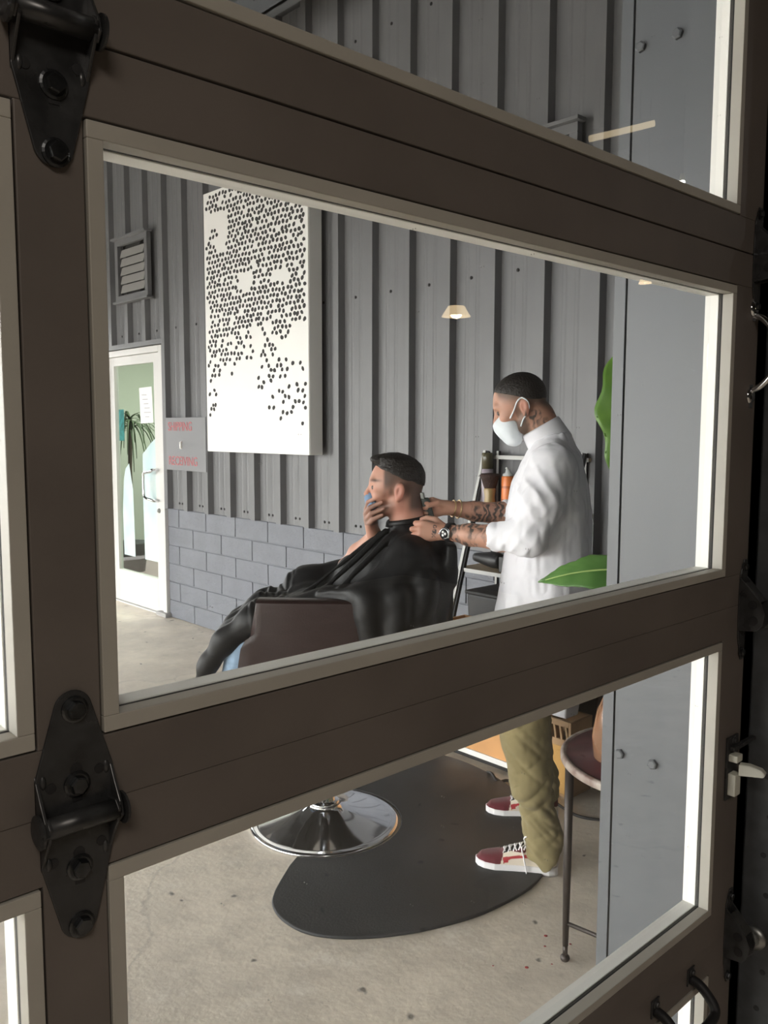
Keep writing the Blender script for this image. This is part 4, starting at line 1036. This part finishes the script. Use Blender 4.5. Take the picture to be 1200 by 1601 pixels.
# ------------------------------------------------------------------ anti-fatigue mat
mt = [(1.62, 2.248), (1.555, 2.196), (1.510, 2.140), (1.487, 2.055), (1.500, 1.950), (1.57, 1.85), (1.695, 1.757), (1.845, 1.690), (2.014, 1.649), (2.253, 1.653), (2.46, 1.76), (2.66, 1.96), (2.79, 2.20), (2.848, 2.456), (2.835, 2.66), (2.80, 2.86), (2.74, 2.98), (2.66, 3.00), (2.50, 2.90), (2.33, 2.78)]
notch = [(2.33, 2.78)]
c0 = Vector((2.012, 2.496, 0)); a0 = math.atan2(2.78-2.496, 2.33-2.012); 
outer = spline([(x, y, 0) for x, y in mt], 6)
nt_ = [(2.012+.30*math.cos(a), 2.496+.30*math.sin(a), 0) for a in [math.radians(d) for d in range(28, -156, -8)]]
inner = [Vector(p) for p in nt_]
tail = [Vector((1.70, 2.305, 0))]
poly = outer+inner+tail
mb = MB().prism([(p.x, p.y, .0008) for p in poly], (0, 0, .011))
mo = mb.build('floor_mat', mat('black_rubber_mat', lin(.026, .0275, .030), .55, spec=.35, noise=.0, col2=lin(.040, .0415, .044), nscale=3.2, bump=.12, bscale=150, rnoise=.12), None, bevel=.004)
tag(mo, 'black rubber mat with a rounded edge under the barber chair', 'mat')
# ------------------------------------------------------------------ things on the far wall
WR = (math.pi/2, 0, -math.pi/2)               # lettering that faces away from the wall
# white wall box with a front sheet of dark drop-shaped cut-outs
AX, AY0, AY1, AZ0, AZ1 = 3.245, 4.155, 5.335, 1.366, 3.149
art = empty('wall_art_box', (WX-.04, (AY0+AY1)/2, AZ0), label='tall white box panel with scattered dark perforations hung on the corrugated wall', cat='wall art')
bpy.context.view_layer.update()
pbuild(MB().box(AX+.004, WX-.040, AY0, AY1, AZ0, AZ1), 'casing', M['white'], art, bevel=.004)
mb = MB(); mb.box(AX, AX+.004, AY0+.003, AY1-.003, AZ0+.003, AZ1-.003); mb.cur = 1
rg = random.Random(11); cols, rows = 27, 52
def blob(u, v): 
    return float(vnoise(np.array([[u*5.2+3, v*8.5+1, .5]]), 77)[0]*.62+vnoise(np.array([[u*11, v*19, 2.5]]), 78)[0]*.38)
for r in range(rows):
    for c in range(cols):
        u = (c+.5+(.5 if r % 2 else 0)+rg.uniform(-.16, .16))/(cols+.5); v = (r+.5+rg.uniform(-.18, .18))/rows      # v from the top
        dens = np.interp(v, [0, .30, .52, .66, .80, .90, 1], [.60, .60, .58, .55, .47, .33, .1]); colw = float(vnoise(np.array([[u*6, 0, 9.5]]), 79)[0])
        if blob(u, v) > dens+.22*(colw-.5)*(v > .35)+ (.06 if v < .5 else 0): continue
        if rg.random() > np.interp(v, [0, .45, .62, .75, .88, 1], [.97, .93, .72, .45, .30, .1]): continue
        y = AY1-.02-u*(AY1-AY0-.04); z = AZ1-.02-v*(AZ1-AZ0-.03)*1.0
        w, h = rg.uniform(.0150, .0185), rg.uniform(.0135, .0165); n = 7; ph = rg.uniform(0, 6); sk = rg.uniform(-.3, .3)
        pts = []
        for k in range(n):
            a = 2*math.pi*k/n+ph; rr = rg.uniform(.85, 1.1); pts.append((AX-.0006, y+w*rr*math.cos(a)+sk*h*math.sin(a), z+h*rr*math.sin(a)))
        if all(AY0+.008 < p[1] < AY1-.008 for p in pts): mb.add(pts, [tuple(range(n))], False)
pbuild(mb, 'perforated_front', [M['white'], mat('dark_perforation', lin(.035, .035, .035), .8)], art)

# louvred vents
def vent(y0, y1, z0, z1, label):
    e = empty('wall_vent', (WX-.04, (y0+y1)/2, z0), label=label, cat='vent', group='louvred vents on the corrugated wall'); bpy.context.view_layer.update()
    a, b = WX-.075, WX-.038; t = .045
    mb = MB(); mb.box(a, b, y0, y1, z0, z0+t); mb.box(a, b, y0, y1, z1-t, z1); mb.box(a, b, y0, y0+t, z0+t, z1-t); mb.box(a, b, y1-t, y1, z0+t, z1-t)
    mb.box(a-.03, b, y0-.02, y1+.02, z1, z1+.018); mb.box(a-.02, b, y0-.02, y1+.02, z0-.018, z0)
    pbuild(mb, 'vent_frame', M['wallpaint'], e, bevel=.002)
    mb = MB().box(b-.006, b, y0+t, y1-t, z0+t, z1-t); pbuild(mb, 'backing', M['darkgap'], e)
    mb = MB(); n = 5; hh = (z1-z0-2*t-.05)/n
    for k in range(n):
        q = z0+t+.02+hh*k
        mb.prism([(a+.004, y0+t+.025, q), (a+.022, y0+t+.025, q+hh-.004), (a+.026, y0+t+.025, q+hh-.006), (a+.008, y0+t+.025, q)], (0, y1-y0-2*t-.06, 0))
    pbuild(mb, 'louvres', mat('tan_louvre', lin(.27, .26, .25), .6), e)
vent(6.30, 6.85, 2.575, 3.07, 'louvred vent above the white shop door')
vent(2.30, 2.85, 2.53, 2.895, 'louvred vent high on the wall beside the steel column')

# painted sign board with a door bell button
sg = empty('wall_sign', (WX-.04, 5.85, 1.2), label='grey board with red lettering and a white bell button beside the shop door', cat='sign'); bpy.context.view_layer.update()
pbuild(MB().box(WX-.050, WX-.039, 5.515, 6.105, 1.205, 1.612), 'board', mat('grey_sign_paint', lin(.21, .21, .22), .6), sg, bevel=.002)
red = mat('faded_red_lettering', lin(.46, .12, .13), .6)
for body, y, z, sx in (('SHIPPING', 5.885, 1.540, .88), ('RECEIVING', 5.850, 1.275, .90)):
    t = text_mesh('lettering', body, .098, (WX-.0515, y, z), WR, red, None, .0008, sx); t.parent = sg; t.matrix_parent_inverse = sg.matrix_world.inverted()
mb = MB().tube([(WX-.060, 5.862, 1.375), (WX-.060, 5.862, 1.425)], .0105, 14); mb.box(WX-.058, WX-.050, 5.852, 5.872, 1.37, 1.43)
pbuild(mb, 'bell_button', M['white'], sg)

# paper and poster on the shop door glass
nt_ = empty('paper_notice', (gx, 6.54, 1.57), label='white paper notice taped to the shop door glass', cat='notice'); bpy.context.view_layer.update()
pbuild(MB().prism([(gx-.0035, 6.645, 1.862), (gx-.0035, 6.43, 1.868), (gx-.0035, 6.415, 1.575), (gx-.0035, 6.63, 1.568)], (-.001, 0, 0)), 'sheet', mat('white_paper', lin(.82, .82, .82), .7), nt_)
mb = MB()
for k, (a, b) in enumerate(((6.60, 6.52), (6.59, 6.50), (6.57, 6.49), (6.56, 6.47), (6.57, 6.45), (6.55, 6.48))): mb.box(gx-.0052, gx-.0044, b, a, 1.80-.036*k, 1.806-.036*k)
pbuild(mb, 'print', mat('grey_print', lin(.4, .4, .42), .7), nt_)
po = MB().box(gx+.0035, gx+.005, 6.95, 7.045, 1.42, 1.69).build('poster', mat('turquoise_poster', lin(.10, .36, .42), .6, noise=.5, nscale=30))
tag(po, 'narrow turquoise poster behind the left edge of the shop door glass', 'poster')

# inside the shop
dp = empty('potted_dracaena', (4.2, 8.46, 0), label='slim potted palm with drooping leaves seen through the shop door', cat='plant'); bpy.context.view_layer.update()
mb = MB().lathe([(.13, 0.003), (.17, .3), (.18, .32), (.16, .32), (.15, .28)], (4.2, 8.46, 0), 24); pbuild(mb, 'pot', mat('dark_pot', lin(.08, .08, .08), .5), dp)
mb = MB().tube(spline([(4.2, 8.46, .28), (4.19, 8.47, .8), (4.2, 8.45, 1.25), (4.2, 8.44, 1.60)], 5), .022, 10); mb.tube(spline([(4.21, 8.47, .28), (4.24, 8.52, .9), (4.22, 8.50, 1.3)], 5), .014, 8)
pbuild(mb, 'trunk', mat('dark_trunk', lin(.07, .055, .04), .8), dp)
mb = MB(); rg = random.Random(5)
for k in range(46):
    a = rg.uniform(0, 6.28); L = rg.uniform(.35, .62); up = rg.uniform(.02, .20); c = Vector((4.2, 8.44, 1.6+rg.uniform(-.10, .04))); d = Vector((math.cos(a), math.sin(a), 0)); sd = Vector((-d.y, d.x, 0))
    rings = []
    for i in range(7):
        t = i/6; p = c+d*L*t*(1-.35*t)+Vector((0, 0, up*math.sin(t*2)*1.0-.75*L*t*t)); w = .014*(1-.9*t)+.002
        rings.append([p-sd*w, p+Vector((0, 0, .002)), p+sd*w, p-Vector((0, 0, .002))])
    mb.loft(rings, True, True)
pbuild(mb, 'leaves', mat('dark_palm_leaf', lin(.05, .08, .035), .6), dp)
cn = empty('shop_counter', (5.6, 9.0, 0), label='low counter with a mauve front seen through the shop door', cat='counter'); bpy.context.view_layer.update()
pbuild(MB().box(5.2, 5.8, 8.4, 9.58, .004, .72), 'cabinet', mat('dark_green_front', lin(.10, .15, .12), .6), cn)
pbuild(MB().box(5.15, 5.85, 8.35, 9.58, .72, .98), 'mauve_panel', mat('mauve_front', lin(.42, .25, .48), .6), cn)
pbuild(MB().box(5.12, 5.88, 8.32, 9.59, .98, 1.01), 'worktop', M['white'], cn)
tb = MB().box(6.57, 6.598, 8.0, 9.55, 1.05, 1.75).build('tan_wall_panel', mat('tan_panel', lin(.55, .42, .27), .7, noise=.3, nscale=4)); tag(tb, 'tan panel on the shop back wall seen through the door', 'panel')

# ------------------------------------------------------------------ leaning shelf and what stands on it
lad = empty('ladder_shelf', (3.2, 2.5, 0), label='black leaning metal shelf with wooden boards against the grey wall', cat='shelf'); bpy.context.view_layer.update()
M['shelf_black'] = mat('black_shelf_metal', lin(.02, .02, .022), .45)
M['shelf_edge'] = mat('pale_edge_leg_glint', lin(.52, .52, .50), .5)  # pale board edges; on the black legs it paints a bright reflection
for y in (2.80, 2.23):
    lp = [(2.865+.0, y, 0.0), (2.88, y, .02), (3.08, y, .67), (3.299, y, 1.388), (3.31, y, 1.42)] if y > 2.5 else [(3.085, y, .0), (3.085, y, .4), (3.085, y, .68), (3.299, y, 1.388), (3.31, y, 1.42)]
    mb = MB()
    for a, b in zip(lp[:-1], lp[1:]):
        a, b = Vector(a), Vector(b); d = (b-a)/2; u = Vector((d.z, 0, -d.x)).normalized()*.010
        mb.cur = 1; mb.obox((a+b)/2-u*.95+Vector((0, .0, 0)), d, u*.25, (0, .008, 0)); mb.cur = 0; mb.obox((a+b)/2+u*.6-Vector((0, .006, 0)), d, u*.9, (0, .012, 0))
    pbuild(mb, 'leg', [M['shelf_black'], M['shelf_edge']], lad)
for y in (2.745, 2.23):
    mb = MB().box(3.335, 3.350, y-.009, y+.009, 0, 1.42); mb.cur = 1; mb.box(3.332, 3.335, y-.008, y+.004, 0, 1.42); pbuild(mb, 'leg', [M['shelf_black'], M['shelf_edge']], lad)
for x0, z in ((3.135, .845), (3.222, 1.145), (3.326, 1.398), (3.075, .43)):
    mb = MB().box(x0, 3.345, 2.205, 2.825, z-.016, z); mb.cur = 1; mb.box(x0-.004, x0, 2.205, 2.825, z-.018, z+.001)
    pbuild(mb, 'shelf_board', [mat('pale_wood_board', lin(.50, .38, .24), .55), M['shelf_edge']], lad)
mb = MB().tube([(3.335, 2.74, .46), (3.335, 2.25, .80)], .004, 6).tube([(3.335, 2.25, .46), (3.335, 2.74, .80)], .004, 6); pbuild(mb, 'cross_brace', M['shelf_black'], lad)

SZ = 1.1456
bt = empty('bottle', (3.290, 2.772, SZ), label='tall mauve-silver bottle with a black cap on the upper shelf board', cat='bottle')
MB().lathe([(.034, 0), (.036, .01), (.036, .10), (.030, .16), (.029, .185), (0, .186)], (0, 0, 0), 24).build('bottle_body', mat('mauve_silver_label', lin(.36, .31, .35), .35), bt)
mb = MB().lathe([(.029, .186), (.029, .262), (.026, .266), (0, .267)], (0, 0, 0), 24); mb.build('cap', mat('black_gold_cap', lin(.03, .028, .02), .25, noise=0, col2=lin(.14, .12, .06), nscale=3), bt)
br = empty('neck_brush', (3.232, 2.706, SZ), label='wooden neck duster brush standing with dark bristles up', cat='brush')
MB().lathe([(.028, 0), (.030, .01), (.024, .05), (.030, .085), (.026, .10)], (0, 0, 0), 20).build('handle', mat('golden_brush_handle', lin(.38, .27, .12), .35), br)
mb = MB().lathe([(.022, .085), (.030, .10), (.044, .145), (.052, .158), (.042, .166), (0, .170)], (0, 0, 0), 26); mb.build('bristles', mat('brown_bristles', lin(.055, .026, .018), .8, noise=.5, nscale=90, bump=.6, bscale=120), br)
ca = empty('spray_can', (3.275, 2.628, SZ), label='orange aerosol spray can with a white nozzle on the upper shelf board', cat='spray can')
orange = mat('orange_can_label', lin(.78, .22, .06), .35)
mb = MB().lathe([(.030, 0), (.0315, .004), (.0315, .150), (.029, .156)], (0, 0, 0), 28); mb.cur = 1
for z in (.040, .098, .104): mb.lathe([(.0318, z), (.0318, z+.003)], (0, 0, 0), 28, cap=False)
mb.cur = 2; mb.lathe([(.0318, .012), (.0318, .034)], (0, 0, 0), 28, cap=False)
mb.build('can_body', [orange, mat('dark_red_band', lin(.20, .04, .02), .4), mat('pale_orange_band', lin(.80, .38, .16), .4)], ca)
MB().lathe([(.027, .156), (.026, .166), (.014, .172), (.011, .186), (.008, .189)], (0, 0, 0), 20).build('cap', mat('grey_white_nozzle', lin(.62, .64, .63), .4), ca)
MB().tube([(0, 0, .186), (-.012, .004, .196)], .005, 8).build('nozzle', M['white'], ca)
dr = empty('hair_dryer', (3.20, 2.665, .8456), math.radians(-95), label='black hair dryer lying on the lower shelf board', cat='hair dryer')
mb = MB().lathe([(.020, -.11), (.024, -.09), (.034, -.03), (.040, .02), (.038, .06), (.030, .075)], (0, 0, .048), 20, (1, 0, 0)); mb.build('barrel', M['shelf_black'], dr)
MB().tube([(.02, .0, .030), (.02, .06, .024), (.015, .13, .022)], [.018, .017, .015], 12).build('handle', mat('dark_red_brown_handle', lin(.055, .014, .012), .4), dr)
bx_ = empty('box', (3.22, 2.50, .8456), label='black box with grey print on the lower shelf board beside the hair dryer', cat='box')
MB().box(-.06, .06, -.085, .085, 0, .075).build('carton', M['shelf_black'], bx_, bevel=.003)
mb = MB()
for k in range(3): mb.box(-.0605, -.0600, -.04, .03-.012*k, .050-.012*k, .055-.012*k)
mb.build('print', mat('grey_mark', lin(.3, .3, .3), .6), bx_)
bn = empty('storage_bin', (3.21, 2.52, .4306), label='black plastic storage bin on the bottom board of the leaning shelf', cat='storage bin')
MB().loft([[(-.10, -.22, 0), (.10, -.22, 0), (.10, .20, 0), (-.10, .20, 0)], [(-.115, -.24, .30), (.12, -.24, .30), (.12, .21, .30), (-.115, .21, .30)]], True, False).build('tub', M['shelf_black'], bn, bevel=.012)
MB().box(-.125, .13-.006, -.25, .215, .30, .318).build('lid', M['rubber'], bn, bevel=.006)

# wooden tool cabinet beside the barber, tools laid in its tray top
tc = empty('tool_cabinet', (2.96, 2.35, 0), label='pale orange wooden tool box standing behind the barber, tray top open', cat='tool cabinet'); bpy.context.view_layer.update()
M['pine'] = mat('pale_orange_wood', lin(.72, .37, .14), .5, noise=.15, nscale=9)
x0, x1, y0, y1, zt = 2.90, 3.055, 2.16, 2.703, .636
mb = MB(); mb.box(x0, x0+.014, y0, y1, .055, zt); mb.box(x1-.014, x1, y0, y1, .055, zt); mb.box(x0+.014, x1-.014, y0, y0+.014, .055, zt); mb.box(x0+.014, x1-.014, y1-.014, y1, .055, zt); mb.box(x0+.014, x1-.014, y0+.014, y1-.014, .055, .07)
mb.box(x0-.003, x0, y0, y1, zt-.030, zt-.026)
pbuild(mb, 'cabinet_body', M['pine'], tc, bevel=.002)
pbuild(MB().box(x0+.014, x1-.014, y0+.014, y1-.014, zt-.035, zt-.028), 'tray', M['pine'], tc)
pbuild(MB().box(x0-.006, x1+.003, y0-.003, y1+.003, .03, .055), 'bottom_trim', M['white'], tc)
pbuild(MB().box(x0+.02, x1-.02, y0+.02, y1-.02, .0, .03), 'plinth', M['rubber'], tc)
TZ = zt-.0275
def cab_tool(name, label, cat, m, loc, rz, shape):
    o = shape(MB()).build(name, m, None, bevel=.0015); o.location = loc; o.rotation_euler = (0, 0, rz); return tag(o, label, cat)
cab_tool('comb', 'long black comb in the tray of the wooden tool box', 'comb', M['rubber'], (3.020, 2.46, TZ), 0, lambda b: b.box(-.014, .014, -.12, .12, 0, .024))
cab_tool('razor', 'steel grey razor lying in the wooden tray beside the comb', 'razor', M['steel'], (2.975, 2.44, TZ), .08, lambda b: b.box(-.010, .010, -.11, .11, 0, .026))
cab_tool('clipper_guard', 'small dark clipper guard in the front of the wooden tray', 'clipper guard', M['shelf_black'], (2.945, 2.32, TZ), .3, lambda b: b.box(-.016, .016, -.022, .022, 0, .028))
cr = empty('crate', (2.95, 2.04, 0), label='small plain wooden crate with slotted handholds behind the barber legs', cat='crate'); bpy.context.view_layer.update()
pn = mat('brown_pine', lin(.42, .26, .13), .6, noise=.2, nscale=10)
mb = MB()
X0, X1, Y0, Y1, H_ = 2.885, 3.04, 1.965, 2.12, .325
mb.box(X0, X1, Y0, Y0+.012, .012, H_); mb.box(X0, X1, Y1-.012, Y1, .012, H_); mb.box(X1-.012, X1, Y0+.012, Y1-.012, .012, H_); mb.box(X0, X1, Y0, Y1, 0, .012)
mb.box(X0, X0+.012, Y0+.012, Y1-.012, .215, .245); mb.box(X0, X0+.012, Y0+.012, Y1-.012, .30, H_)
for k in range(5): mb.prism([(X0, Y0+.012+.029*k, .245), (X0, Y0+.022+.029*k, .245), (X0, Y0+.032+.029*k, .30), (X0, Y0+.022+.029*k, .30)], (.012, 0, 0))
pbuild(mb, 'crate_body', pn, cr, bevel=.001)
pbuild(MB().box(X0+.0, X0+.012, Y0+.0125, Y1-.0125, .0125, .2145), 'front_panel', mat('ochre_panel', lin(.50, .28, .07), .6), cr)
jg = empty('towel', (2.955, 2.045, .3256), label='small white folded towel on top of the slotted crate', cat='towel')
mb = MB().loft([[(-.05, -.040, 0), (.04, -.040, 0), (.04, .055, 0), (-.05, .055, 0)], [(-.052, -.045, .05), (.045, -.045, .05), (.045, .04, .05), (-.052, .04, .05)], [(-.045, -.062, .105), (.035, -.062, .105), (.035, -.01, .105), (-.045, -.01, .105)]], True, False)
mb.build('folded_cloth', M['shirt'], jg, bevel=.008)
def dark_fill_box(loc, hx, hy, h, label):  # black lidded boxes added to make these spaces dark
    b = empty('storage_bin', loc, label=label, cat='storage bin', group='black boxes filling dark spaces by the wall')
    MB().loft([[(-hx*.9, -hy*.93, .001), (hx*.9, -hy*.93, .001), (hx*.9, hy*.93, .001), (-hx*.9, hy*.93, .001)], [(-hx, -hy, h-.02), (hx, -hy, h-.02), (hx, hy, h-.02), (-hx, hy, h-.02)]], True, False).build('tub', M['shelf_black'], b, bevel=.015)
    MB().box(-hx-.004, hx+.004, -hy-.004, hy+.004, h-.02, h).build('lid', M['rubber'], b, bevel=.006); return b
dark_fill_box((3.215, 1.70, 0), .115, .30, .52, 'large black lidded box filling the dark space behind the round table')
dark_fill_box((3.215, 2.41, 0), .112, .30, .385, 'black lidded box added to keep the space under the leaning shelf dark')
# cables on the floor
cb_ = MB().tube(spline([(2.84, 2.37, .008), (2.80, 2.31, .03), (2.795, 2.27, .008), (2.835, 2.25, .008), (2.83, 2.17, .008), (2.83, 2.05, .008), (2.77, 1.85, .008), (2.84, 1.72, .008), (2.90, 1.66, .008), (2.97, 1.60, .008), (3.02, 1.35, .008)], 8), .006, 8).build('power_cord', M['rubber'])
tag(cb_, 'black power cord looping over the floor behind the barber', 'cord')

sp_ = MB()
for x, y, r in ((2.03, 1.455, .006), (1.985, 1.425, .004), (1.865, 1.40, .006), (2.05, 1.38, .004), (1.93, 1.36, .003), (1.80, 1.47, .003)): sp_.lathe([(r, .0004), (r*.8, .0009), (0, .001)], (x, y, 0), 9)
sp_.build('paint_specks', mat('red_paint_speck', lin(.35, .03, .03), .5), bpy.data.objects['floor'])
# ------------------------------------------------------------------ round side table with vase and plant
rt = empty('side_table', (2.18, 1.175, 0), label='round side table with a burgundy top, worn pale rim and slim metal legs', cat='table')
tz = .60; Rr = .285
mb = MB().lathe([(Rr-.03, tz-.022), (Rr-.004, tz-.022), (Rr, tz-.016), (Rr, tz-.004), (Rr-.004, tz+.002), (Rr-.012, tz+.0025), (Rr-.018, tz-.001), (0, tz-.001)], (0, 0, 0), 64)
mb.build('rim', mat('worn_pale_rim', lin(.42, .36, .31), .5, col2=lin(.16, .10, .08), nscale=22), rt)
MB().lathe([(Rr-.016, tz-.0008), (Rr-.017, tz+.0006), (0, tz+.0008)], (0, 0, 0), 48).build('table_top', mat('burgundy_lacquer', lin(.075, .018, .022), .5, spec=.3, col2=lin(.035, .012, .014), nscale=16, rnoise=.1), rt)
iron = mat('dark_iron', lin(.045, .036, .032), .45, metal=.4)
fx, fy = 1.968-2.18, 1.342-1.175
angs = [math.atan2(fy, fx)+k*math.pi/2 for k in range(4)]; rf = math.hypot(fx, fy)
for a in angs:
    c, s_ = math.cos(a), math.sin(a)
    mb = MB().tube([(rf*c, rf*s_, tz-.022), (rf*c, rf*s_, .30), (rf*c, rf*s_, .05)], [.0125, .0115, .0085], 12); mb.ball((rf*c, rf*s_, .012), (.014, .014, .012), 12, 8); mb.tube([(rf*c, rf*s_, .05), (rf*c, rf*s_, .02)], .007, 10)
    mb.build('leg', iron, rt)
for k in (0, 2):
    a, b = angs[k], angs[(k+1) % 4]; mb = MB().tube([(rf*math.cos(a), rf*math.sin(a), .118), (rf*math.cos(b), rf*math.sin(b), .118)], .006, 8); mb.build('stretcher', iron, rt)
va = empty('glass_vase', (2.042, 1.228, .6026), label='copper tinted glass vase at the edge of the burgundy table', cat='vase')
copper = bpy.data.materials.new('copper_glass'); copper.use_nodes = True; b = copper.node_tree.nodes['Principled BSDF']
b.inputs['Base Color'].default_value = lin(.62, .36, .22); b.inputs['Roughness'].default_value = .12; b.inputs['Transmission Weight'].default_value = .75; b.inputs['IOR'].default_value = 1.3
MB().lathe([(.05, .0), (.072, .02), (.078, .08), (.066, .15), (.045, .20), (.040, .24), (.043, .25), (.037, .24), (.042, .20), (.062, .15), (.074, .08), (.068, .022), (0, .012)], (0, 0, 0), 36).build('vessel', copper, va)
gl_ = empty('drinking_glass', (1.985, 1.245, .6026), label='clear empty glass tumbler in front of the copper vase', cat='glass')
clear = bpy.data.materials.new('clear_glass'); clear.use_nodes = True; b = clear.node_tree.nodes['Principled BSDF']
b.inputs['Base Color'].default_value = (.95, .95, .96, 1); b.inputs['Roughness'].default_value = .05; b.inputs['Transmission Weight'].default_value = 1; b.inputs['IOR'].default_value = 1.35
MB().lathe([(.022, 0), (.024, .004), (.030, .10), (.028, .10), (.022, .008), (0, .006)], (0, 0, 0), 28).build('tumbler', clear, gl_)
bpy.data.objects['drinking_glass'].location = (1.945, 1.150, .6026)

pl = empty('potted_plant', (2.235, 1.10, .6026), label='big leafed potted plant half hidden by the grey steel column', cat='plant'); bpy.context.view_layer.update()
PO = Vector(pl.location)
mb = MB().lathe([(.07, 0), (.095, .14), (.10, .155), (.088, .155), (.08, .13), (0, .12)], (0, 0, 0), 28); mb.build('pot', mat('grey_pot', lin(.20, .20, .20), .6), pl)
leafm = mat('glossy_green_leaf', lin(.060, .150, .032), .35, spec=.5, col2=lin(.12, .25, .065), nscale=14)
leafm2 = mat('bright_green_leaf', lin(.12, .24, .035), .4, spec=.5, col2=lin(.08, .18, .025), nscale=18)
def leaf(tip, base, wide, nrm, m, wav=.1, curl=.25, stem=None):
    tip, base, nrm = Vector(tip), Vector(base), Vector(nrm); ax_ = tip-base; L_ = ax_.length; d = ax_.normalized(); sd = d.cross(nrm).normalized(); nn = sd.cross(d).normalized()
    n, k = 26, 9; rings = []
    for i in range(n+1):
        t = i/n; w = wide*(math.sin(math.pi*min(1, t*.93+.07)**.72)**.9)*(1+wav*math.sin(t*19)*(.4+t*.6)) if t < 1 else .001
        c = base+d*L_*t+nn*(.10*L_*math.sin(math.pi*t)); top = []; bot = []
        for j in range(-k, k+1):
            q = j/k; vein = .004*abs(math.sin((t*9-abs(q)*2.2)*math.pi))*abs(q)
            p = c+sd*w*q-nn*(curl*w*q*q)+nn*(.006*(1-abs(q)) if False else 0)+nn*(abs(q)*.03*w*6*0)+nn*(.02*wav*5*math.sin(t*23+q*3)*abs(q)**2*w*3)+nn*vein
            top.append(p+nn*.0006); bot.append(p-nn*.0006)
        rings.append([tuple(p-PO) for p in top+bot[::-1]])
    mb = MB().loft(rings, True, True); lf = mb.build('leaf', m, pl)
    mb = MB().tube([tuple(base+d*L_*t+nn*(.10*L_*math.sin(math.pi*t)+.002)-PO) for t in [i/12 for i in range(12)]], [.0028*(1-.8*i/12)+.0006 for i in range(12)], 6)
    mb.build('midrib', mat('pale_midrib', lin(.35, .48, .16), .5), lf)
    if stem: MB().tube(spline([tuple(Vector(p)-PO) for p in stem]+[tuple(base-PO)], 6), .005, 8).build('stem', leafm, pl)
leaf((1.853, 1.378, 1.118), (1.978, 1.165, 1.165), .050, (-.55, -.55, .62), leafm, .07, .15, [(2.235, 1.10, .74), (2.20, 1.10, 1.0), (2.09, 1.12, 1.15)])
leaf((2.052, 1.245, 1.335), (2.067, 1.235, 1.735), .092, (-.75, -.65, .05), leafm2, .16, .15, [(2.24, 1.09, .74), (2.26, 1.08, 1.3), (2.16, 1.16, 1.68)])
leaf((2.42, .98, 1.42), (2.30, 1.05, 1.25), .075, (-.5, -.5, .7), leafm, .08, .2, [(2.235, 1.10, .74), (2.27, 1.08, 1.0)])
leaf((2.12, .93, 1.56), (2.20, 1.02, 1.42), .06, (-.6, -.3, .7), leafm2, .08, .2, [(2.235, 1.10, .74), (2.22, 1.07, 1.2)])

# ------------------------------------------------------------------ lamps hanging in the garage behind the camera: their glow mirrors in the panes
def glow(name, col, e): return mat(name, lin(.8, .7, .5), .5, emit=lin(*col), estr=e)
def pendant(loc, r, h, m, label, lit=5):
    e = empty('pendant_lamp', loc, label=label, cat='lamp', group='lamps mirrored in the door glass')
    MB().lathe([(r*.55, h), (r, 0), (r*.97, 0), (r*.52, h)], (0, 0, 0), 28).build('lamp_shade', mat('cream_lamp_shade', lin(.7, .6, .4), .5, emit=lin(1.0, .75, .42), estr=lit), e)
    MB().ball((0, 0, h*.4 if lit else -.012), r*.42 if lit else .021, 14, 10).build('bulb', m, e)
    MB().tube([(0, 0, h), (0, 0, 3.75-loc[2])], .004, 6).build('cord', M['rubber'], e)
pendant((4.408, -2.661, 2.295), .10, .07, glow('warm_bulb', (1, .85, .6), 60), 'glowing pendant lamp mirrored in the middle pane above the barber')
pendant((5.41, -1.82, 2.53), .045, .05, glow('small_warm_bulb', (1, .7, .4), 12), 'small dim pendant lamp mirrored beside the column')
pendant((5.50, -1.62, 3.19), .022, .05, glow('bright_bulb', (1, .97, .92), 300), 'small bright lamp mirrored in the upper pane on the column', 0)
st_ = empty('strip_light', (5.1, -1.85, 3.48), label='warm strip light mirrored in the upper pane as a slanting bar', cat='lamp'); bpy.context.view_layer.update()
mb = MB().tube([(4.95, -1.99, 3.43), (5.27, -1.71, 3.535)], .022, 10); pbuild(mb, 'tube', glow('strip_tube', (1, .8, .5), 2.4), st_)
mb = MB().tube([(4.93, -2.005, 3.46), (5.29, -1.695, 3.565)], .02, 8); mb.tube([(5.0, -1.95, 3.46), (5.0, -1.95, 3.75)], .005, 6); mb.tube([(5.2, -1.77, 3.54), (5.2, -1.77, 3.75)], .005, 6); pbuild(mb, 'housing', M['black_steel'], st_)
